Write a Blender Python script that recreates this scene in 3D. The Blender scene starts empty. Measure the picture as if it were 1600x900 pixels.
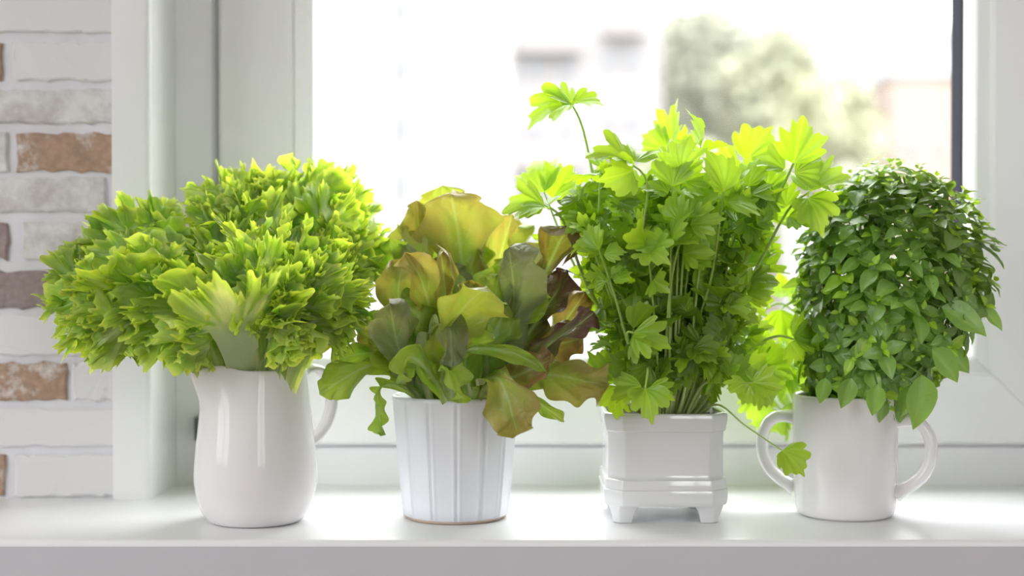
import bpy, bmesh, math, random
import numpy as np
from mathutils import Vector, Matrix, Quaternion

random.seed(7)
RNG = np.random.default_rng(11)
SC = bpy.context.scene
COL = SC.collection
PI = math.pi

# ------------------------------------------------------------------ camera
CAM = Vector((0.0, -1.11, 0.201))
FPX = 2220.0
PITCH = math.atan(30 / FPX)                 # looking slightly down
cam_d = bpy.data.cameras.new('camera')
cam = bpy.data.objects.new('camera', cam_d)
COL.objects.link(cam)
cam.location = CAM
cam.rotation_euler = (PI / 2 - PITCH, 0, 0)
cam_d.sensor_width = 36.0
cam_d.lens = FPX * 36.0 / 1600.0
cam_d.clip_start = 0.01
cam_d.clip_end = 1000
cam_d.dof.use_dof = True
cam_d.dof.focus_distance = 1.09
cam_d.dof.aperture_fstop = 3.2
SC.camera = cam

# ------------------------------------------------------------------ sky and exposure
SKY = 12.0
w = bpy.data.worlds.new('overcast_sky')
SC.world = w
w.use_nodes = True
nt = w.node_tree
bg = nt.nodes['Background']
tc = nt.nodes.new('ShaderNodeTexCoord')
sep = nt.nodes.new('ShaderNodeSeparateXYZ')
nt.links.new(tc.outputs['Generated'], sep.inputs[0])
# overcast sky: the zenith three times as bright as the horizon
mrn = nt.nodes.new('ShaderNodeMapRange')
mrn.inputs['From Min'].default_value = 0.0
mrn.inputs['From Max'].default_value = 1.0
mrn.inputs['To Min'].default_value = SKY / 3
mrn.inputs['To Max'].default_value = SKY
nt.links.new(sep.outputs['Z'], mrn.inputs['Value'])
nt.links.new(mrn.outputs[0], bg.inputs['Strength'])
bg.inputs['Color'].default_value = (0.97, 0.98, 1.0, 1)

SC.view_settings.view_transform = 'Standard'
SC.view_settings.look = 'None'
SC.view_settings.gamma = 1
SC.view_settings.use_curve_mapping = False
SC.view_settings.exposure = 0.34


def portal(name, loc, rot, sx, sy):
    d = bpy.data.lights.new(name, 'AREA')
    d.shape = 'RECTANGLE'
    d.size, d.size_y = sx, sy
    d.cycles.is_portal = True
    o = bpy.data.objects.new(name, d)
    COL.objects.link(o)
    o.location, o.rotation_euler = loc, rot
    return o


portal('daylight_window_one', (0.12, 0.33, 0.63), (-PI / 2, 0, 0), 0.9, 1.28)
portal('daylight_fill_window_two', (-1.76, -1.1, 0.675), (0, -PI / 2, 0), 1.35, 1.2)
portal('daylight_fill_window_three', (0.95, -3.06, 0.65), (PI / 2, 0, 0), 1.0, 1.2)

# ------------------------------------------------------------------ helpers


def P(px, py, D):
    """the world point seen at photo pixel px, py at depth D in front of the lens (D along y)"""
    c, s = math.cos(PITCH), math.sin(PITCH)
    dx = (px - 800) / FPX
    dy = -(py - 450) / FPX
    fwd = Vector((0, c, -s))
    up = Vector((0, s, c))
    r = fwd + up * dy + Vector((dx, 0, 0))
    return CAM + r * (D / r.y)


def Pn(px, py, D):
    return np.array(P(px, py, D))


def link(name, me, parent=None):
    o = bpy.data.objects.new(name, me)
    COL.objects.link(o)
    if parent is not None:
        o.parent = parent
    return o


def empty(name, loc):
    o = bpy.data.objects.new(name, None)
    COL.objects.link(o)
    o.location = loc
    o.empty_display_size = 0.02
    return o


def tag(o, label=None, cat=None, group=None, kind=None):
    for k, v in (('label', label), ('category', cat), ('group', group), ('kind', kind)):
        if v:
            o[k] = v
    return o


def mesh_np(name, verts, faces, mat=None, smooth=True, col=None):
    """verts (n,3) array, faces (m,4) or (m,3) array, col (n,3)"""
    me = bpy.data.meshes.new(name)
    verts = np.asarray(verts, dtype=np.float32)
    faces = np.asarray(faces, dtype=np.int32)
    k = faces.shape[1]
    me.vertices.add(len(verts))
    me.vertices.foreach_set('co', verts.ravel())
    me.loops.add(faces.size)
    me.loops.foreach_set('vertex_index', faces.ravel())
    me.polygons.add(len(faces))
    me.polygons.foreach_set('loop_start', np.arange(0, faces.size, k, dtype=np.int32))
    me.polygons.foreach_set('use_smooth', np.full(len(faces), smooth))
    if col is not None:
        a = me.attributes.new('Col', 'FLOAT_COLOR', 'POINT')
        c4 = np.ones((len(verts), 4), dtype=np.float32)
        c4[:, :3] = col
        a.data.foreach_set('color', c4.ravel())
    me.update(calc_edges=True)
    me.validate()
    if mat:
        me.materials.append(mat)
    return me


def grid_faces(nu, nv, wrap=False):
    """nu columns (fast axis), nv rows"""
    i = np.arange(nu if wrap else nu - 1)
    j = np.arange(nv - 1)
    I, J = np.meshgrid(i, j)
    I2 = (I + 1) % nu
    return np.stack([J * nu + I, J * nu + I2, (J + 1) * nu + I2, (J + 1) * nu + I], -1).reshape(-1, 4)


class MB:
    """collects vertices and faces of one mesh"""

    def __init__(self):
        self.v, self.f = [], []

    def add(self, vs, fs):
        n = len(self.v)
        self.v += [tuple(p) for p in vs]
        self.f += [tuple(i + n for i in f) for f in fs]
        return self

    def box(self, a, b):
        x0, y0, z0 = a
        x1, y1, z1 = b
        return self.add([(x0, y0, z0), (x1, y0, z0), (x1, y1, z0), (x0, y1, z0), (x0, y0, z1), (x1, y0, z1), (x1, y1, z1), (x0, y1, z1)],
                        [(0, 3, 2, 1), (4, 5, 6, 7), (0, 1, 5, 4), (1, 2, 6, 5), (2, 3, 7, 6), (3, 0, 4, 7)])

    def prism(self, poly, z0, z1):
        """vertical extrusion of a counter-clockwise polygon"""
        n = len(poly)
        return self.add([(x, y, z0) for x, y in poly] + [(x, y, z1) for x, y in poly],
                        [tuple(range(n - 1, -1, -1)), tuple(range(n, 2 * n))] + [(i, (i + 1) % n, n + (i + 1) % n, n + i) for i in range(n)])

    def loft(self, rings, close=True, cap0=True, cap1=True):
        n = len(rings[0])
        vs = [p for r in rings for p in r]
        fs = []
        for j in range(len(rings) - 1):
            for i in range(n if close else n - 1):
                fs.append((j * n + i, j * n + (i + 1) % n, (j + 1) * n + (i + 1) % n, (j + 1) * n + i))
        if cap0:
            fs.append(tuple(range(n - 1, -1, -1)))
        if cap1:
            m = (len(rings) - 1) * n
            fs.append(tuple(range(m, m + n)))
        return self.add(vs, fs)

    def build(self, name, mat, parent=None, smooth=None, bevel=0, loc=None):
        me = bpy.data.meshes.new(name)
        vs = self.v
        if loc is not None:
            vs = [(p[0] - loc[0], p[1] - loc[1], p[2] - loc[2]) for p in vs]
        me.from_pydata(vs, [], self.f)
        bm = bmesh.new()
        bm.from_mesh(me)
        bmesh.ops.recalc_face_normals(bm, faces=bm.faces)
        if bevel:
            bmesh.ops.bevel(bm, geom=[e for e in bm.edges if len(e.link_faces) == 2 and e.calc_face_angle(0) > 0.5], offset=bevel, segments=2, affect='EDGES', profile=0.5)
        bm.to_mesh(me)
        bm.free()
        if smooth is not None:
            me.polygons.foreach_set('use_smooth', [True] * len(me.polygons))
            me.set_sharp_from_angle(angle=smooth)
        if mat:
            me.materials.append(mat)
        o = link(name, me, parent)
        if loc is not None and parent is None:
            o.location = loc
        return o


def rel(points, root):
    return [tuple(Vector(p) - root.location) for p in points]


# ------------------------------------------------------------------ materials


def mat(name):
    m = bpy.data.materials.new(name)
    m.use_nodes = True
    return m, m.node_tree, m.node_tree.nodes['Principled BSDF']


def node(nt, t, **kw):
    n = nt.nodes.new(t)
    for k, v in kw.items():
        setattr(n, k, v)
    return n


def plain(name, col, rough=0.5, spec=0.5, coat=0.0, noise=0.03, nscale=8.0, bump=0.0, bscale=60.0):
    m, nt, b = mat(name)
    b.inputs['Roughness'].default_value = rough
    b.inputs['Specular IOR Level'].default_value = spec
    b.inputs['Coat Weight'].default_value = coat
    b.inputs['Coat Roughness'].default_value = 0.03
    geo = node(nt, 'ShaderNodeNewGeometry')
    n = node(nt, 'ShaderNodeTexNoise')
    n.inputs['Scale'].default_value = nscale
    n.inputs['Detail'].default_value = 4
    nt.links.new(geo.outputs['Position'], n.inputs['Vector'])
    r = node(nt, 'ShaderNodeValToRGB')
    r.color_ramp.elements[0].position = 0.3
    r.color_ramp.elements[1].position = 0.7
    r.color_ramp.elements[0].color = tuple(c * (1 - noise) for c in col) + (1,)
    r.color_ramp.elements[1].color = tuple(min(1, c * (1 + noise)) for c in col) + (1,)
    nt.links.new(n.outputs['Fac'], r.inputs[0])
    nt.links.new(r.outputs[0], b.inputs['Base Color'])
    if bump:
        n2 = node(nt, 'ShaderNodeTexNoise')
        n2.inputs['Scale'].default_value = bscale
        n2.inputs['Detail'].default_value = 6
        nt.links.new(geo.outputs['Position'], n2.inputs['Vector'])
        bp = node(nt, 'ShaderNodeBump')
        bp.inputs['Strength'].default_value = bump
        bp.inputs['Distance'].default_value = 0.002
        nt.links.new(n2.outputs['Fac'], bp.inputs['Height'])
        nt.links.new(bp.outputs[0], b.inputs['Normal'])
    return m


def leaf_mat(name, rough=0.38, trans=0.45, tint=(1.25, 1.15, 0.5), spec=0.5, vein=0.25, vscale=260.0, var=0.12, blister=0.0, patch=0.0):
    """the blade takes its own colour from the mesh; light passes through it"""
    m, nt, b = mat(name)
    out = nt.nodes['Material Output']
    at = node(nt, 'ShaderNodeAttribute', attribute_name='Col')
    oi = node(nt, 'ShaderNodeObjectInfo')
    hsv = node(nt, 'ShaderNodeHueSaturation')
    mr = node(nt, 'ShaderNodeMapRange')
    mr.inputs['To Min'].default_value = 1 - var
    mr.inputs['To Max'].default_value = 1 + var
    nt.links.new(oi.outputs['Random'], mr.inputs['Value'])
    nt.links.new(mr.outputs[0], hsv.inputs['Value'])
    nt.links.new(at.outputs['Color'], hsv.inputs['Color'])
    geo = node(nt, 'ShaderNodeNewGeometry')
    n = node(nt, 'ShaderNodeTexNoise')
    n.inputs['Scale'].default_value = vscale
    n.inputs['Detail'].default_value = 3
    nt.links.new(geo.outputs['Position'], n.inputs['Vector'])
    bp = node(nt, 'ShaderNodeBump')
    bp.inputs['Strength'].default_value = vein
    bp.inputs['Distance'].default_value = 0.001
    nt.links.new(n.outputs['Fac'], bp.inputs['Height'])
    nt.links.new(bp.outputs[0], b.inputs['Normal'])
    nt.links.new(hsv.outputs[0], b.inputs['Base Color'])
    if blister:                                  # net of fine veins with the blade puffed between them
        vo = node(nt, 'ShaderNodeTexVoronoi', feature='DISTANCE_TO_EDGE')
        vo.inputs['Scale'].default_value = 150
        nd = node(nt, 'ShaderNodeTexNoise')
        nd.inputs['Scale'].default_value = 90
        wv = node(nt, 'ShaderNodeVectorMath', operation='MULTIPLY_ADD')
        wv.inputs[1].default_value = (0.012, 0.012, 0.012)
        nt.links.new(nd.outputs['Color'], wv.inputs[0])
        nt.links.new(geo.outputs['Position'], wv.inputs[2])
        nt.links.new(geo.outputs['Position'], nd.inputs['Vector'])
        nt.links.new(wv.outputs[0], vo.inputs['Vector'])
        b2 = node(nt, 'ShaderNodeBump')
        b2.inputs['Strength'].default_value = blister
        b2.inputs['Distance'].default_value = 0.0012
        nt.links.new(vo.outputs['Distance'], b2.inputs['Height'])
        nt.links.new(bp.outputs[0], b2.inputs['Normal'])
        nt.links.new(b2.outputs[0], b.inputs['Normal'])
    if patch:                                    # the blade is unevenly coloured
        np_ = node(nt, 'ShaderNodeTexNoise')
        np_.inputs['Scale'].default_value = 45
        np_.inputs['Detail'].default_value = 4
        nt.links.new(geo.outputs['Position'], np_.inputs['Vector'])
        mh = node(nt, 'ShaderNodeMapRange')
        mh.inputs['From Min'].default_value = 0.3
        mh.inputs['From Max'].default_value = 0.7
        mh.inputs['To Min'].default_value = 0.5 - patch
        mh.inputs['To Max'].default_value = 0.5 + patch
        nt.links.new(np_.outputs['Fac'], mh.inputs['Value'])
        nt.links.new(mh.outputs[0], hsv.inputs['Hue'])
    b.inputs['Roughness'].default_value = rough
    b.inputs['Specular IOR Level'].default_value = spec
    tr = node(nt, 'ShaderNodeBsdfTranslucent')
    mul = node(nt, 'ShaderNodeMix', data_type='RGBA', blend_type='MULTIPLY')
    mul.inputs['Factor'].default_value = 1
    mul.inputs['B'].default_value = tint + (1,)
    nt.links.new(hsv.outputs[0], mul.inputs['A'])
    nt.links.new(mul.outputs['Result'], tr.inputs['Color'])
    mx = node(nt, 'ShaderNodeMixShader')
    mx.inputs[0].default_value = trans
    nt.links.new(b.outputs[0], mx.inputs[1])
    nt.links.new(tr.outputs[0], mx.inputs[2])
    nt.links.new(mx.outputs[0], out.inputs['Surface'])
    return m


def brick_mat(name, base, paint, amount, scale, soft):
    """fired clay under worn whitewash; amount = share still painted"""
    m, nt, b = mat(name)
    b.inputs['Roughness'].default_value = 0.8
    geo = node(nt, 'ShaderNodeNewGeometry')
    oi = node(nt, 'ShaderNodeObjectInfo')
    off = node(nt, 'ShaderNodeVectorMath', operation='SCALE')
    comb = node(nt, 'ShaderNodeCombineXYZ')
    for i in range(3):
        nt.links.new(oi.outputs['Random'], comb.inputs[i])
    nt.links.new(comb.outputs[0], off.inputs[0])
    off.inputs['Scale'].default_value = 7.0
    add = node(nt, 'ShaderNodeVectorMath', operation='ADD')
    nt.links.new(geo.outputs['Position'], add.inputs[0])
    nt.links.new(off.outputs[0], add.inputs[1])
    n = node(nt, 'ShaderNodeTexNoise')
    n.inputs['Scale'].default_value = scale
    n.inputs['Detail'].default_value = 9
    n.inputs['Roughness'].default_value = 0.68
    nt.links.new(add.outputs[0], n.inputs['Vector'])
    r = node(nt, 'ShaderNodeValToRGB')
    t = 0.5 + (0.5 - amount) * 0.55
    r.color_ramp.elements[0].position = max(0, t - soft)
    r.color_ramp.elements[0].color = (0, 0, 0, 1)
    r.color_ramp.elements[1].position = min(1, t + soft)
    r.color_ramp.elements[1].color = (1, 1, 1, 1)
    nt.links.new(n.outputs['Fac'], r.inputs[0])
    n2 = node(nt, 'ShaderNodeTexNoise')
    n2.inputs['Scale'].default_value = 160
    n2.inputs['Detail'].default_value = 5
    nt.links.new(add.outputs[0], n2.inputs['Vector'])
    r2 = node(nt, 'ShaderNodeValToRGB')
    r2.color_ramp.elements[0].position = 0.3
    r2.color_ramp.elements[1].position = 0.75
    r2.color_ramp.elements[0].color = tuple(c * 0.78 for c in base) + (1,)
    r2.color_ramp.elements[1].color = tuple(c * 1.2 for c in base) + (1,)
    nt.links.new(n2.outputs['Fac'], r2.inputs[0])
    mx = node(nt, 'ShaderNodeMix', data_type='RGBA')
    nt.links.new(r.outputs[0], mx.inputs['Factor'])
    nt.links.new(r2.outputs[0], mx.inputs['A'])
    mx.inputs['B'].default_value = paint + (1,)
    nt.links.new(mx.outputs['Result'], b.inputs['Base Color'])
    bp = node(nt, 'ShaderNodeBump')
    bp.inputs['Strength'].default_value = 0.5
    bp.inputs['Distance'].default_value = 0.0015
    nt.links.new(n.outputs['Fac'], bp.inputs['Height'])
    nt.links.new(bp.outputs[0], b.inputs['Normal'])
    return m


def glass_mat():
    m, nt, b = mat('window_glass')
    out = nt.nodes['Material Output']
    fr = node(nt, 'ShaderNodeFresnel')
    geo = node(nt, 'ShaderNodeNewGeometry')     # same reflectance from both sides of the pane
    ior = node(nt, 'ShaderNodeMapRange')
    ior.inputs['To Min'].default_value = 1.14       # anti-reflex coated
    ior.inputs['To Max'].default_value = 1 / 1.14
    nt.links.new(geo.outputs['Backfacing'], ior.inputs['Value'])
    nt.links.new(ior.outputs[0], fr.inputs['IOR'])
    t = node(nt, 'ShaderNodeBsdfTransparent')
    t.inputs['Color'].default_value = (0.97, 0.97, 0.972, 1)
    g = node(nt, 'ShaderNodeBsdfGlossy')
    g.inputs['Roughness'].default_value = 0.0
    mx = node(nt, 'ShaderNodeMixShader')
    nt.links.new(fr.outputs[0], mx.inputs[0])
    nt.links.new(t.outputs[0], mx.inputs[1])
    nt.links.new(g.outputs[0], mx.inputs[2])
    nt.links.new(mx.outputs[0], out.inputs['Surface'])
    nt.nodes.remove(b)
    return m


M = dict(
    mortar=plain('whitewashed_mortar', (0.70, 0.69, 0.72), 0.85, 0.2, noise=0.06, nscale=30, bump=0.5, bscale=120),
    plaster=plain('white_plaster', (0.84, 0.83, 0.82), 0.9, 0.2, bump=0.2),
    floor=plain('wooden_floor', (0.30, 0.22, 0.16), 0.5, noise=0.1),
    pvc=plain('white_frame', (0.84, 0.835, 0.85), 0.28, 0.5, noise=0.01),
    trim=plain('white_trim', (0.83, 0.83, 0.84), 0.4, 0.45, noise=0.015),
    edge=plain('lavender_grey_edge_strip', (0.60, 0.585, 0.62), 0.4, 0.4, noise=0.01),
    sill=plain('white_sill', (0.875, 0.87, 0.885), 0.33, 0.45, noise=0.012),
    gasket=plain('black_gasket', (0.022, 0.022, 0.03), 0.95, 0.1),
    metal=plain('dull_hinge_metal', (0.12, 0.12, 0.12), 0.4),
    glass=glass_mat(),
    glaze_cream=plain('cream_glaze', (0.84, 0.82, 0.82), 0.07, 0.30, coat=0.0, noise=0.01),
    glaze_blue=plain('cool_white_satin_glaze', (0.83, 0.85, 0.90), 0.28, 0.5, coat=0.25, noise=0.01),
    glaze_grey=plain('grey_white_glaze', (0.78, 0.78, 0.79), 0.09, 0.6, coat=0.2, noise=0.015),
    glaze_mug=plain('white_mug_glaze', (0.85, 0.83, 0.83), 0.16, 0.55, coat=0.35, noise=0.008),
    foot=plain('unglazed_clay', (0.55, 0.42, 0.33), 0.8),
    soil=plain('potting_soil', (0.05, 0.035, 0.025), 0.95, noise=0.5, nscale=250, bump=1.0, bscale=300),
    frill=leaf_mat('frilly_lettuce_leaf', 0.30, 0.60, (1.22, 1.16, 0.28), 0.65, 0.8, 260, blister=0.5, patch=0.012),
    oak=leaf_mat('red_lettuce_leaf', 0.33, 0.42, (1.15, 1.15, 0.45), 0.5, 0.35, 200, 0.10, blister=0.8, patch=0.022),
    celery=leaf_mat('celery_leaf', 0.42, 0.50, (1.30, 1.15, 0.32), 0.85, 0.35, 300),
    stalk=leaf_mat('celery_stalk', 0.35, 0.25, (1.2, 1.1, 0.5), 0.5, 0.2, 200),
    basil=leaf_mat('basil_leaf', 0.36, 0.38, (1.3, 1.15, 0.35), 1.0, 0.4, 300),
    b_white=brick_mat('white_brick', (0.46, 0.38, 0.34), (0.72, 0.71, 0.71), 0.84, 26, 0.05),
    b_grey=brick_mat('grey_washed_brick', (0.40, 0.35, 0.33), (0.70, 0.69, 0.68), 0.58, 30, 0.16),
    b_brown=brick_mat('brown_brick', (0.40, 0.265, 0.185), (0.70, 0.67, 0.66), 0.30, 34, 0.07),
    b_mauve=brick_mat('mauve_brick', (0.30, 0.235, 0.225), (0.70, 0.68, 0.68), 0.12, 30, 0.06),
    facade=plain('pale_render', (0.228, 0.222, 0.218), 0.9),
    facade_warm=plain('warm_render', (0.218, 0.207, 0.204), 0.9),
    facade_white=plain('white_render', (0.314, 0.314, 0.314), 0.9),
    far_window=plain('far_window_frame', (0.185, 0.184, 0.188), 0.6),
    far_pane=plain('far_window_pane', (0.165, 0.165, 0.170), 0.5),
    balcony=plain('balcony_slab', (0.205, 0.185, 0.178), 0.8),
    orange=plain('orange_render', (0.255, 0.198, 0.165), 0.9),
    roof=plain('slate_roof', (0.30, 0.30, 0.32), 0.8),
    grass=plain('lawn', (0.26, 0.27, 0.24), 0.95, noise=0.3, nscale=0.3),
    tree_a=plain('pale_tree_leaf', (0.31, 0.32, 0.215), 0.7, noise=0.25, nscale=1.0),
    tree_b=plain('yellow_tree_leaf', (0.33, 0.335, 0.21), 0.7, noise=0.2, nscale=1.0),
    tree_c=plain('grey_tree_leaf', (0.31, 0.32, 0.24), 0.7, noise=0.25, nscale=1.0),
    hill=plain('wooded_hill', (0.175, 0.182, 0.145), 0.95, noise=0.12, nscale=0.15),
    bark=plain('bark', (0.16, 0.12, 0.09), 0.9),
)

# ------------------------------------------------------------------ the setting
YW = 0.136          # front face of the brick wall
X0, X1 = -0.3135, 0.553    # window opening
ZT = 1.25
RX0, RX1, RY0, RZ0, RZ1 = -1.7, 2.1, -3.0, -0.85, 1.75


def struct(o):
    o['kind'] = 'structure'
    return o


wb = empty('wall_back', (0, YW, 0))
struct(wb)


def wpart(name, a, b, m, parent):
    mb = MB().box(tuple(Vector(a) - parent.location), tuple(Vector(b) - parent.location))
    return mb.build(name, m, parent)


wpart('mortar_bed', (RX0, YW, RZ0), (X0 - 0.006, 0.40, RZ1), M['mortar'], wb)
wpart('masonry', (X1 + 0.006, YW, RZ0), (RX1, 0.40, RZ1), M['plaster'], wb)
wpart('lintel', (X0 - 0.006, YW, ZT + 0.006), (X1 + 0.006, 0.40, RZ1), M['plaster'], wb)
wpart('breast', (X0 - 0.006, YW, RZ0), (X1 + 0.006, 0.40, -0.046), M['plaster'], wb)

o = struct(MB().box((RX0 - 0.3, RY0, RZ0 - 0.1), (RX1 + 0.3, 0.4, RZ0)).build('floor', M['floor']))
o = struct(MB().box((RX0 - 0.3, RY0, RZ1), (RX1 + 0.3, 0.4, RZ1 + 0.1)).build('ceiling', M['plaster']))
W3 = (0.45, 1.45, 0.05, 1.25)        # third window, added unseen behind the camera on the right: x0 x1 z0 z1
wf = empty('wall_front', (0, RY0, 0))
struct(wf)
for nm, a, b in (('pier', (RX0 - 0.1, RY0 - 0.1, RZ0), (W3[0], RY0, RZ1)), ('pier', (W3[1], RY0 - 0.1, RZ0), (RX1 + 0.1, RY0, RZ1)),
                 ('breast', (W3[0], RY0 - 0.1, RZ0), (W3[1], RY0, W3[2])), ('lintel', (W3[0], RY0 - 0.1, W3[3]), (W3[1], RY0, RZ1))):
    wpart(nm, a, b, M['plaster'], wf)
o = struct(MB().box((RX1, RY0, RZ0), (RX1 + 0.1, YW, RZ1)).build('wall_right', M['plaster']))
W2 = (-1.70, -0.50, 0.0, 1.35)        # second window, added unseen in the left wall: y0 y1 z0 z1
wl = empty('wall_left', (RX0, 0, 0))
struct(wl)
for nm, a, b in (('pier', (RX0 - 0.1, RY0, RZ0), (RX0, W2[0], RZ1)), ('pier', (RX0 - 0.1, W2[1], RZ0), (RX0, YW, RZ1)),
                 ('breast', (RX0 - 0.1, W2[0], RZ0), (RX0, W2[1], W2[2])), ('lintel', (RX0 - 0.1, W2[0], W2[3]), (RX0, W2[1], RZ1))):
    wpart(nm, a, b, M['plaster'], wl)

# bricks: each one proud of the mortar bed, uneven outline
KD = 1.246


def bx(px):
    return (px - 800) / FPX * (KD - 0.003)


def bz(py):
    return P(0, py, KD - 0.003).z


def brick_mesh(kind, wd, ht, seed):
    rg = np.random.default_rng(seed)
    pts = []
    n_l, n_s = 15, 4
    for i in range(n_l):
        pts.append((-wd / 2 + wd * i / n_l, -ht / 2))
    for i in range(n_s):
        pts.append((wd / 2, -ht / 2 + ht * i / n_s))
    for i in range(n_l):
        pts.append((wd / 2 - wd * i / n_l, ht / 2))
    for i in range(n_s):
        pts.append((-wd / 2, ht / 2 - ht * i / n_s))
    pts = np.array(pts) + rg.normal(0, 0.0008, (len(pts), 2))
    c = np.sign(pts) * np.array([0.0016, 0.0016])
    back = [(x, 0.0005, z) for x, z in pts]
    mid = [(x, -0.0014, z) for x, z in pts]
    fr = [(x, -0.0026 + rg.normal(0, 0.00025), z) for x, z in pts - c]
    mb = MB().loft([back, mid, fr], cap0=False)
    me = bpy.data.meshes.new('brick')
    me.from_pydata(mb.v, [], mb.f)
    bm = bmesh.new()
    bm.from_mesh(me)
    bmesh.ops.recalc_face_normals(bm, faces=bm.faces)
    bm.to_mesh(me)
    bm.free()
    me.materials.append(M['b_' + kind])
    return me


# rows as the photo shows them: top, bottom, list of (left, right, kind); continued to the left and above
ROWS = [
    (-8, 50, [(-20, 179.6, 'white')]),
    (66, 126, [(-175, 5, 'brown'), (22, 179.6, 'white')]),
    (139, 192, [(-12, 179.6, 'grey')]),
    (208, 268, [(-170, 13, 'grey'), (27, 179.6, 'brown')]),
    (277, 331, [(-25, 166, 'grey')]),
    (346, 406, [(-170, 12, 'mauve'), (36, 179.6, 'grey')]),
    (424, 481, [(-85, 92, 'mauve'), (107, 179.6, 'white')]),
    (493, 555, [(-60, 165, 'white')]),
    (567, 626, [(-75, 103, 'brown'), (112, 179.6, 'white')]),
    (639, 698, [(-20, 179.6, 'white')]),
    (711, 776, [(-170, 5, 'brown'), (21, 179.6, 'white')]),
]
kinds = ['white', 'white', 'grey', 'brown', 'white', 'mauve', 'grey']
rows_all = list(ROWS)
for k in range(1, 5):                     # four more courses above the frame
    y0 = -8 - 72 * k
    rows_all.append((y0, y0 + 58, [(22 if k % 2 else -20, 179.6, random.choice(kinds))]))
nb = 0
for y0, y1, cells in rows_all:
    cells = list(cells)
    left = min(c[0] for c in cells)
    for k in range(3):
        ln = random.uniform(165, 195)
        cells.append((left - 16 - ln, left - 16, random.choice(kinds)))
        left = left - 16 - ln
    for a, b, kind in cells:
        nb += 1
        me = brick_mesh(kind, bx(b) - bx(a), bz(y0) - bz(y1), nb)
        o = link('brick', me, wb)
        o.location = ((bx(a) + bx(b)) / 2, -0.0003, (bz(y0) + bz(y1)) / 2)

# window one -------------------------------------------------------------
win = empty('window_1', (X0, 0.214, 0.0))
struct(win)


def ring_pieces(name_v, name_h, rect, prof, m, parent, gap=0.0002, bevel=0.0, left=1.0):
    """four mitred pieces; prof = closed list of (inset, y)"""
    x0, x1, z0, z1 = rect
    L = parent.location
    out = []
    for side in range(4):
        if side == 0:
            A = [(x0 + i * left, y, z0 + i + gap) for i, y in prof]
            B = [(x0 + i * left, y, z1 - i - gap) for i, y in prof]
        elif side == 1:
            A = [(x1 - i, y, z0 + i + gap) for i, y in prof]
            B = [(x1 - i, y, z1 - i - gap) for i, y in prof]
        elif side == 2:
            A = [(x0 + i + gap, y, z0 + i) for i, y in prof]
            B = [(x1 - i - gap, y, z0 + i) for i, y in prof]
        else:
            A = [(x0 + i + gap, y, z1 - i) for i, y in prof]
            B = [(x1 - i - gap, y, z1 - i) for i, y in prof]
        mb = MB().loft([[tuple(Vector(p) - L) for p in A], [tuple(Vector(p) - L) for p in B]])
        out.append(mb.build(name_v if side < 2 else name_h, m, parent, bevel=bevel))
    return out


ring_pieces('frame_jamb', 'frame_rail', (X0, X1, 0.0, ZT), [(0, 0.214), (0.034, 0.214), (0.037, 0.218), (0.037, 0.222), (0.060, 0.222), (0.060, 0.29), (0, 0.29)], M['pvc'], win)
SR = (-0.2704, 0.5097, 0.038, 1.212)
ring_pieces('sash_stile', 'sash_rail', SR, [(0.0, 0.2045), (0.003, 0.2015), (0.064, 0.2015), (0.0676, 0.2035), (0.0676, 0.282), (0.012, 0.282), (0.012, 0.2195), (0.0, 0.2195)], M['pvc'], win)
BR = (SR[0] + 0.0676, SR[1] - 0.0676, SR[2] + 0.0676, SR[3] - 0.0676)
ring_pieces('glazing_bead', 'glazing_bead', BR, [(0.0, 0.206), (0.0015, 0.206), (0.011, 0.209), (0.0138, 0.212), (0.0148, 0.216), (0.0148, 0.2365), (0.0, 0.2365)], M['pvc'], win, left=1.33)
GX0, GX1, GZ0, GZ1 = BR[0] + 0.009, BR[1] - 0.0152, BR[2] + 0.006, BR[3] - 0.009
ring_pieces('gasket', 'gasket', (GX0 - 0.008, GX1 + 0.008, GZ0 - 0.005, GZ1 + 0.008), [(0, 0.237), (0.008, 0.237), (0.008, 0.274), (0, 0.274)], M['gasket'], win)
wpart('pane', (GX0, 0.2395, GZ0), (GX1, 0.2435, GZ1), M['glass'], win)
wpart('pane', (GX0, 0.2585, GZ0), (GX1, 0.2625, GZ1), M['glass'], win)
hz = P(308, 672, 1.30).z
hb = MB()
hx = (309 - 800) / FPX * 1.303
hb.box(tuple(Vector((hx - 0.0045, 0.196, hz - 0.011)) - win.location), tuple(Vector((hx + 0.006, 0.2139, hz + 0.011)) - win.location))
hb.box(tuple(Vector((hx - 0.001, 0.192, hz - 0.008)) - win.location), tuple(Vector((hx + 0.015, 0.2, hz + 0.008)) - win.location))
hb.build('hinge', M['metal'], win, bevel=0.0012)

# window two (unseen, added behind the camera's left shoulder for soft front light)
w2 = empty('fill_window_2', (RX0, W2[0], W2[2]))
struct(w2)


def ring_x(name, rect, t, xa, xb, m, parent):
    y0, y1, z0, z1 = rect
    for a, b in (((y0, z0), (y0 + t, z1)), ((y1 - t, z0), (y1, z1)), ((y0 + t, z0), (y1 - t, z0 + t)), ((y0 + t, z1 - t), (y1 - t, z1)), (((y0 + y1) / 2 - t / 2, z0 + t), ((y0 + y1) / 2 + t / 2, z1 - t))):
        wpart(name, (xa, a[0], a[1]), (xb, b[0], b[1]), m, parent)


ring_x('frame_bar', W2, 0.06, RX0 - 0.08, RX0 - 0.02, M['pvc'], w2)
ym = (W2[0] + W2[1]) / 2
wpart('pane', (RX0 - 0.055, W2[0] + 0.06, W2[2] + 0.06), (RX0 - 0.05, ym - 0.03, W2[3] - 0.06), M['glass'], w2)
wpart('pane', (RX0 - 0.055, ym + 0.03, W2[2] + 0.06), (RX0 - 0.05, W2[1] - 0.06, W2[3] - 0.06), M['glass'], w2)


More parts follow.
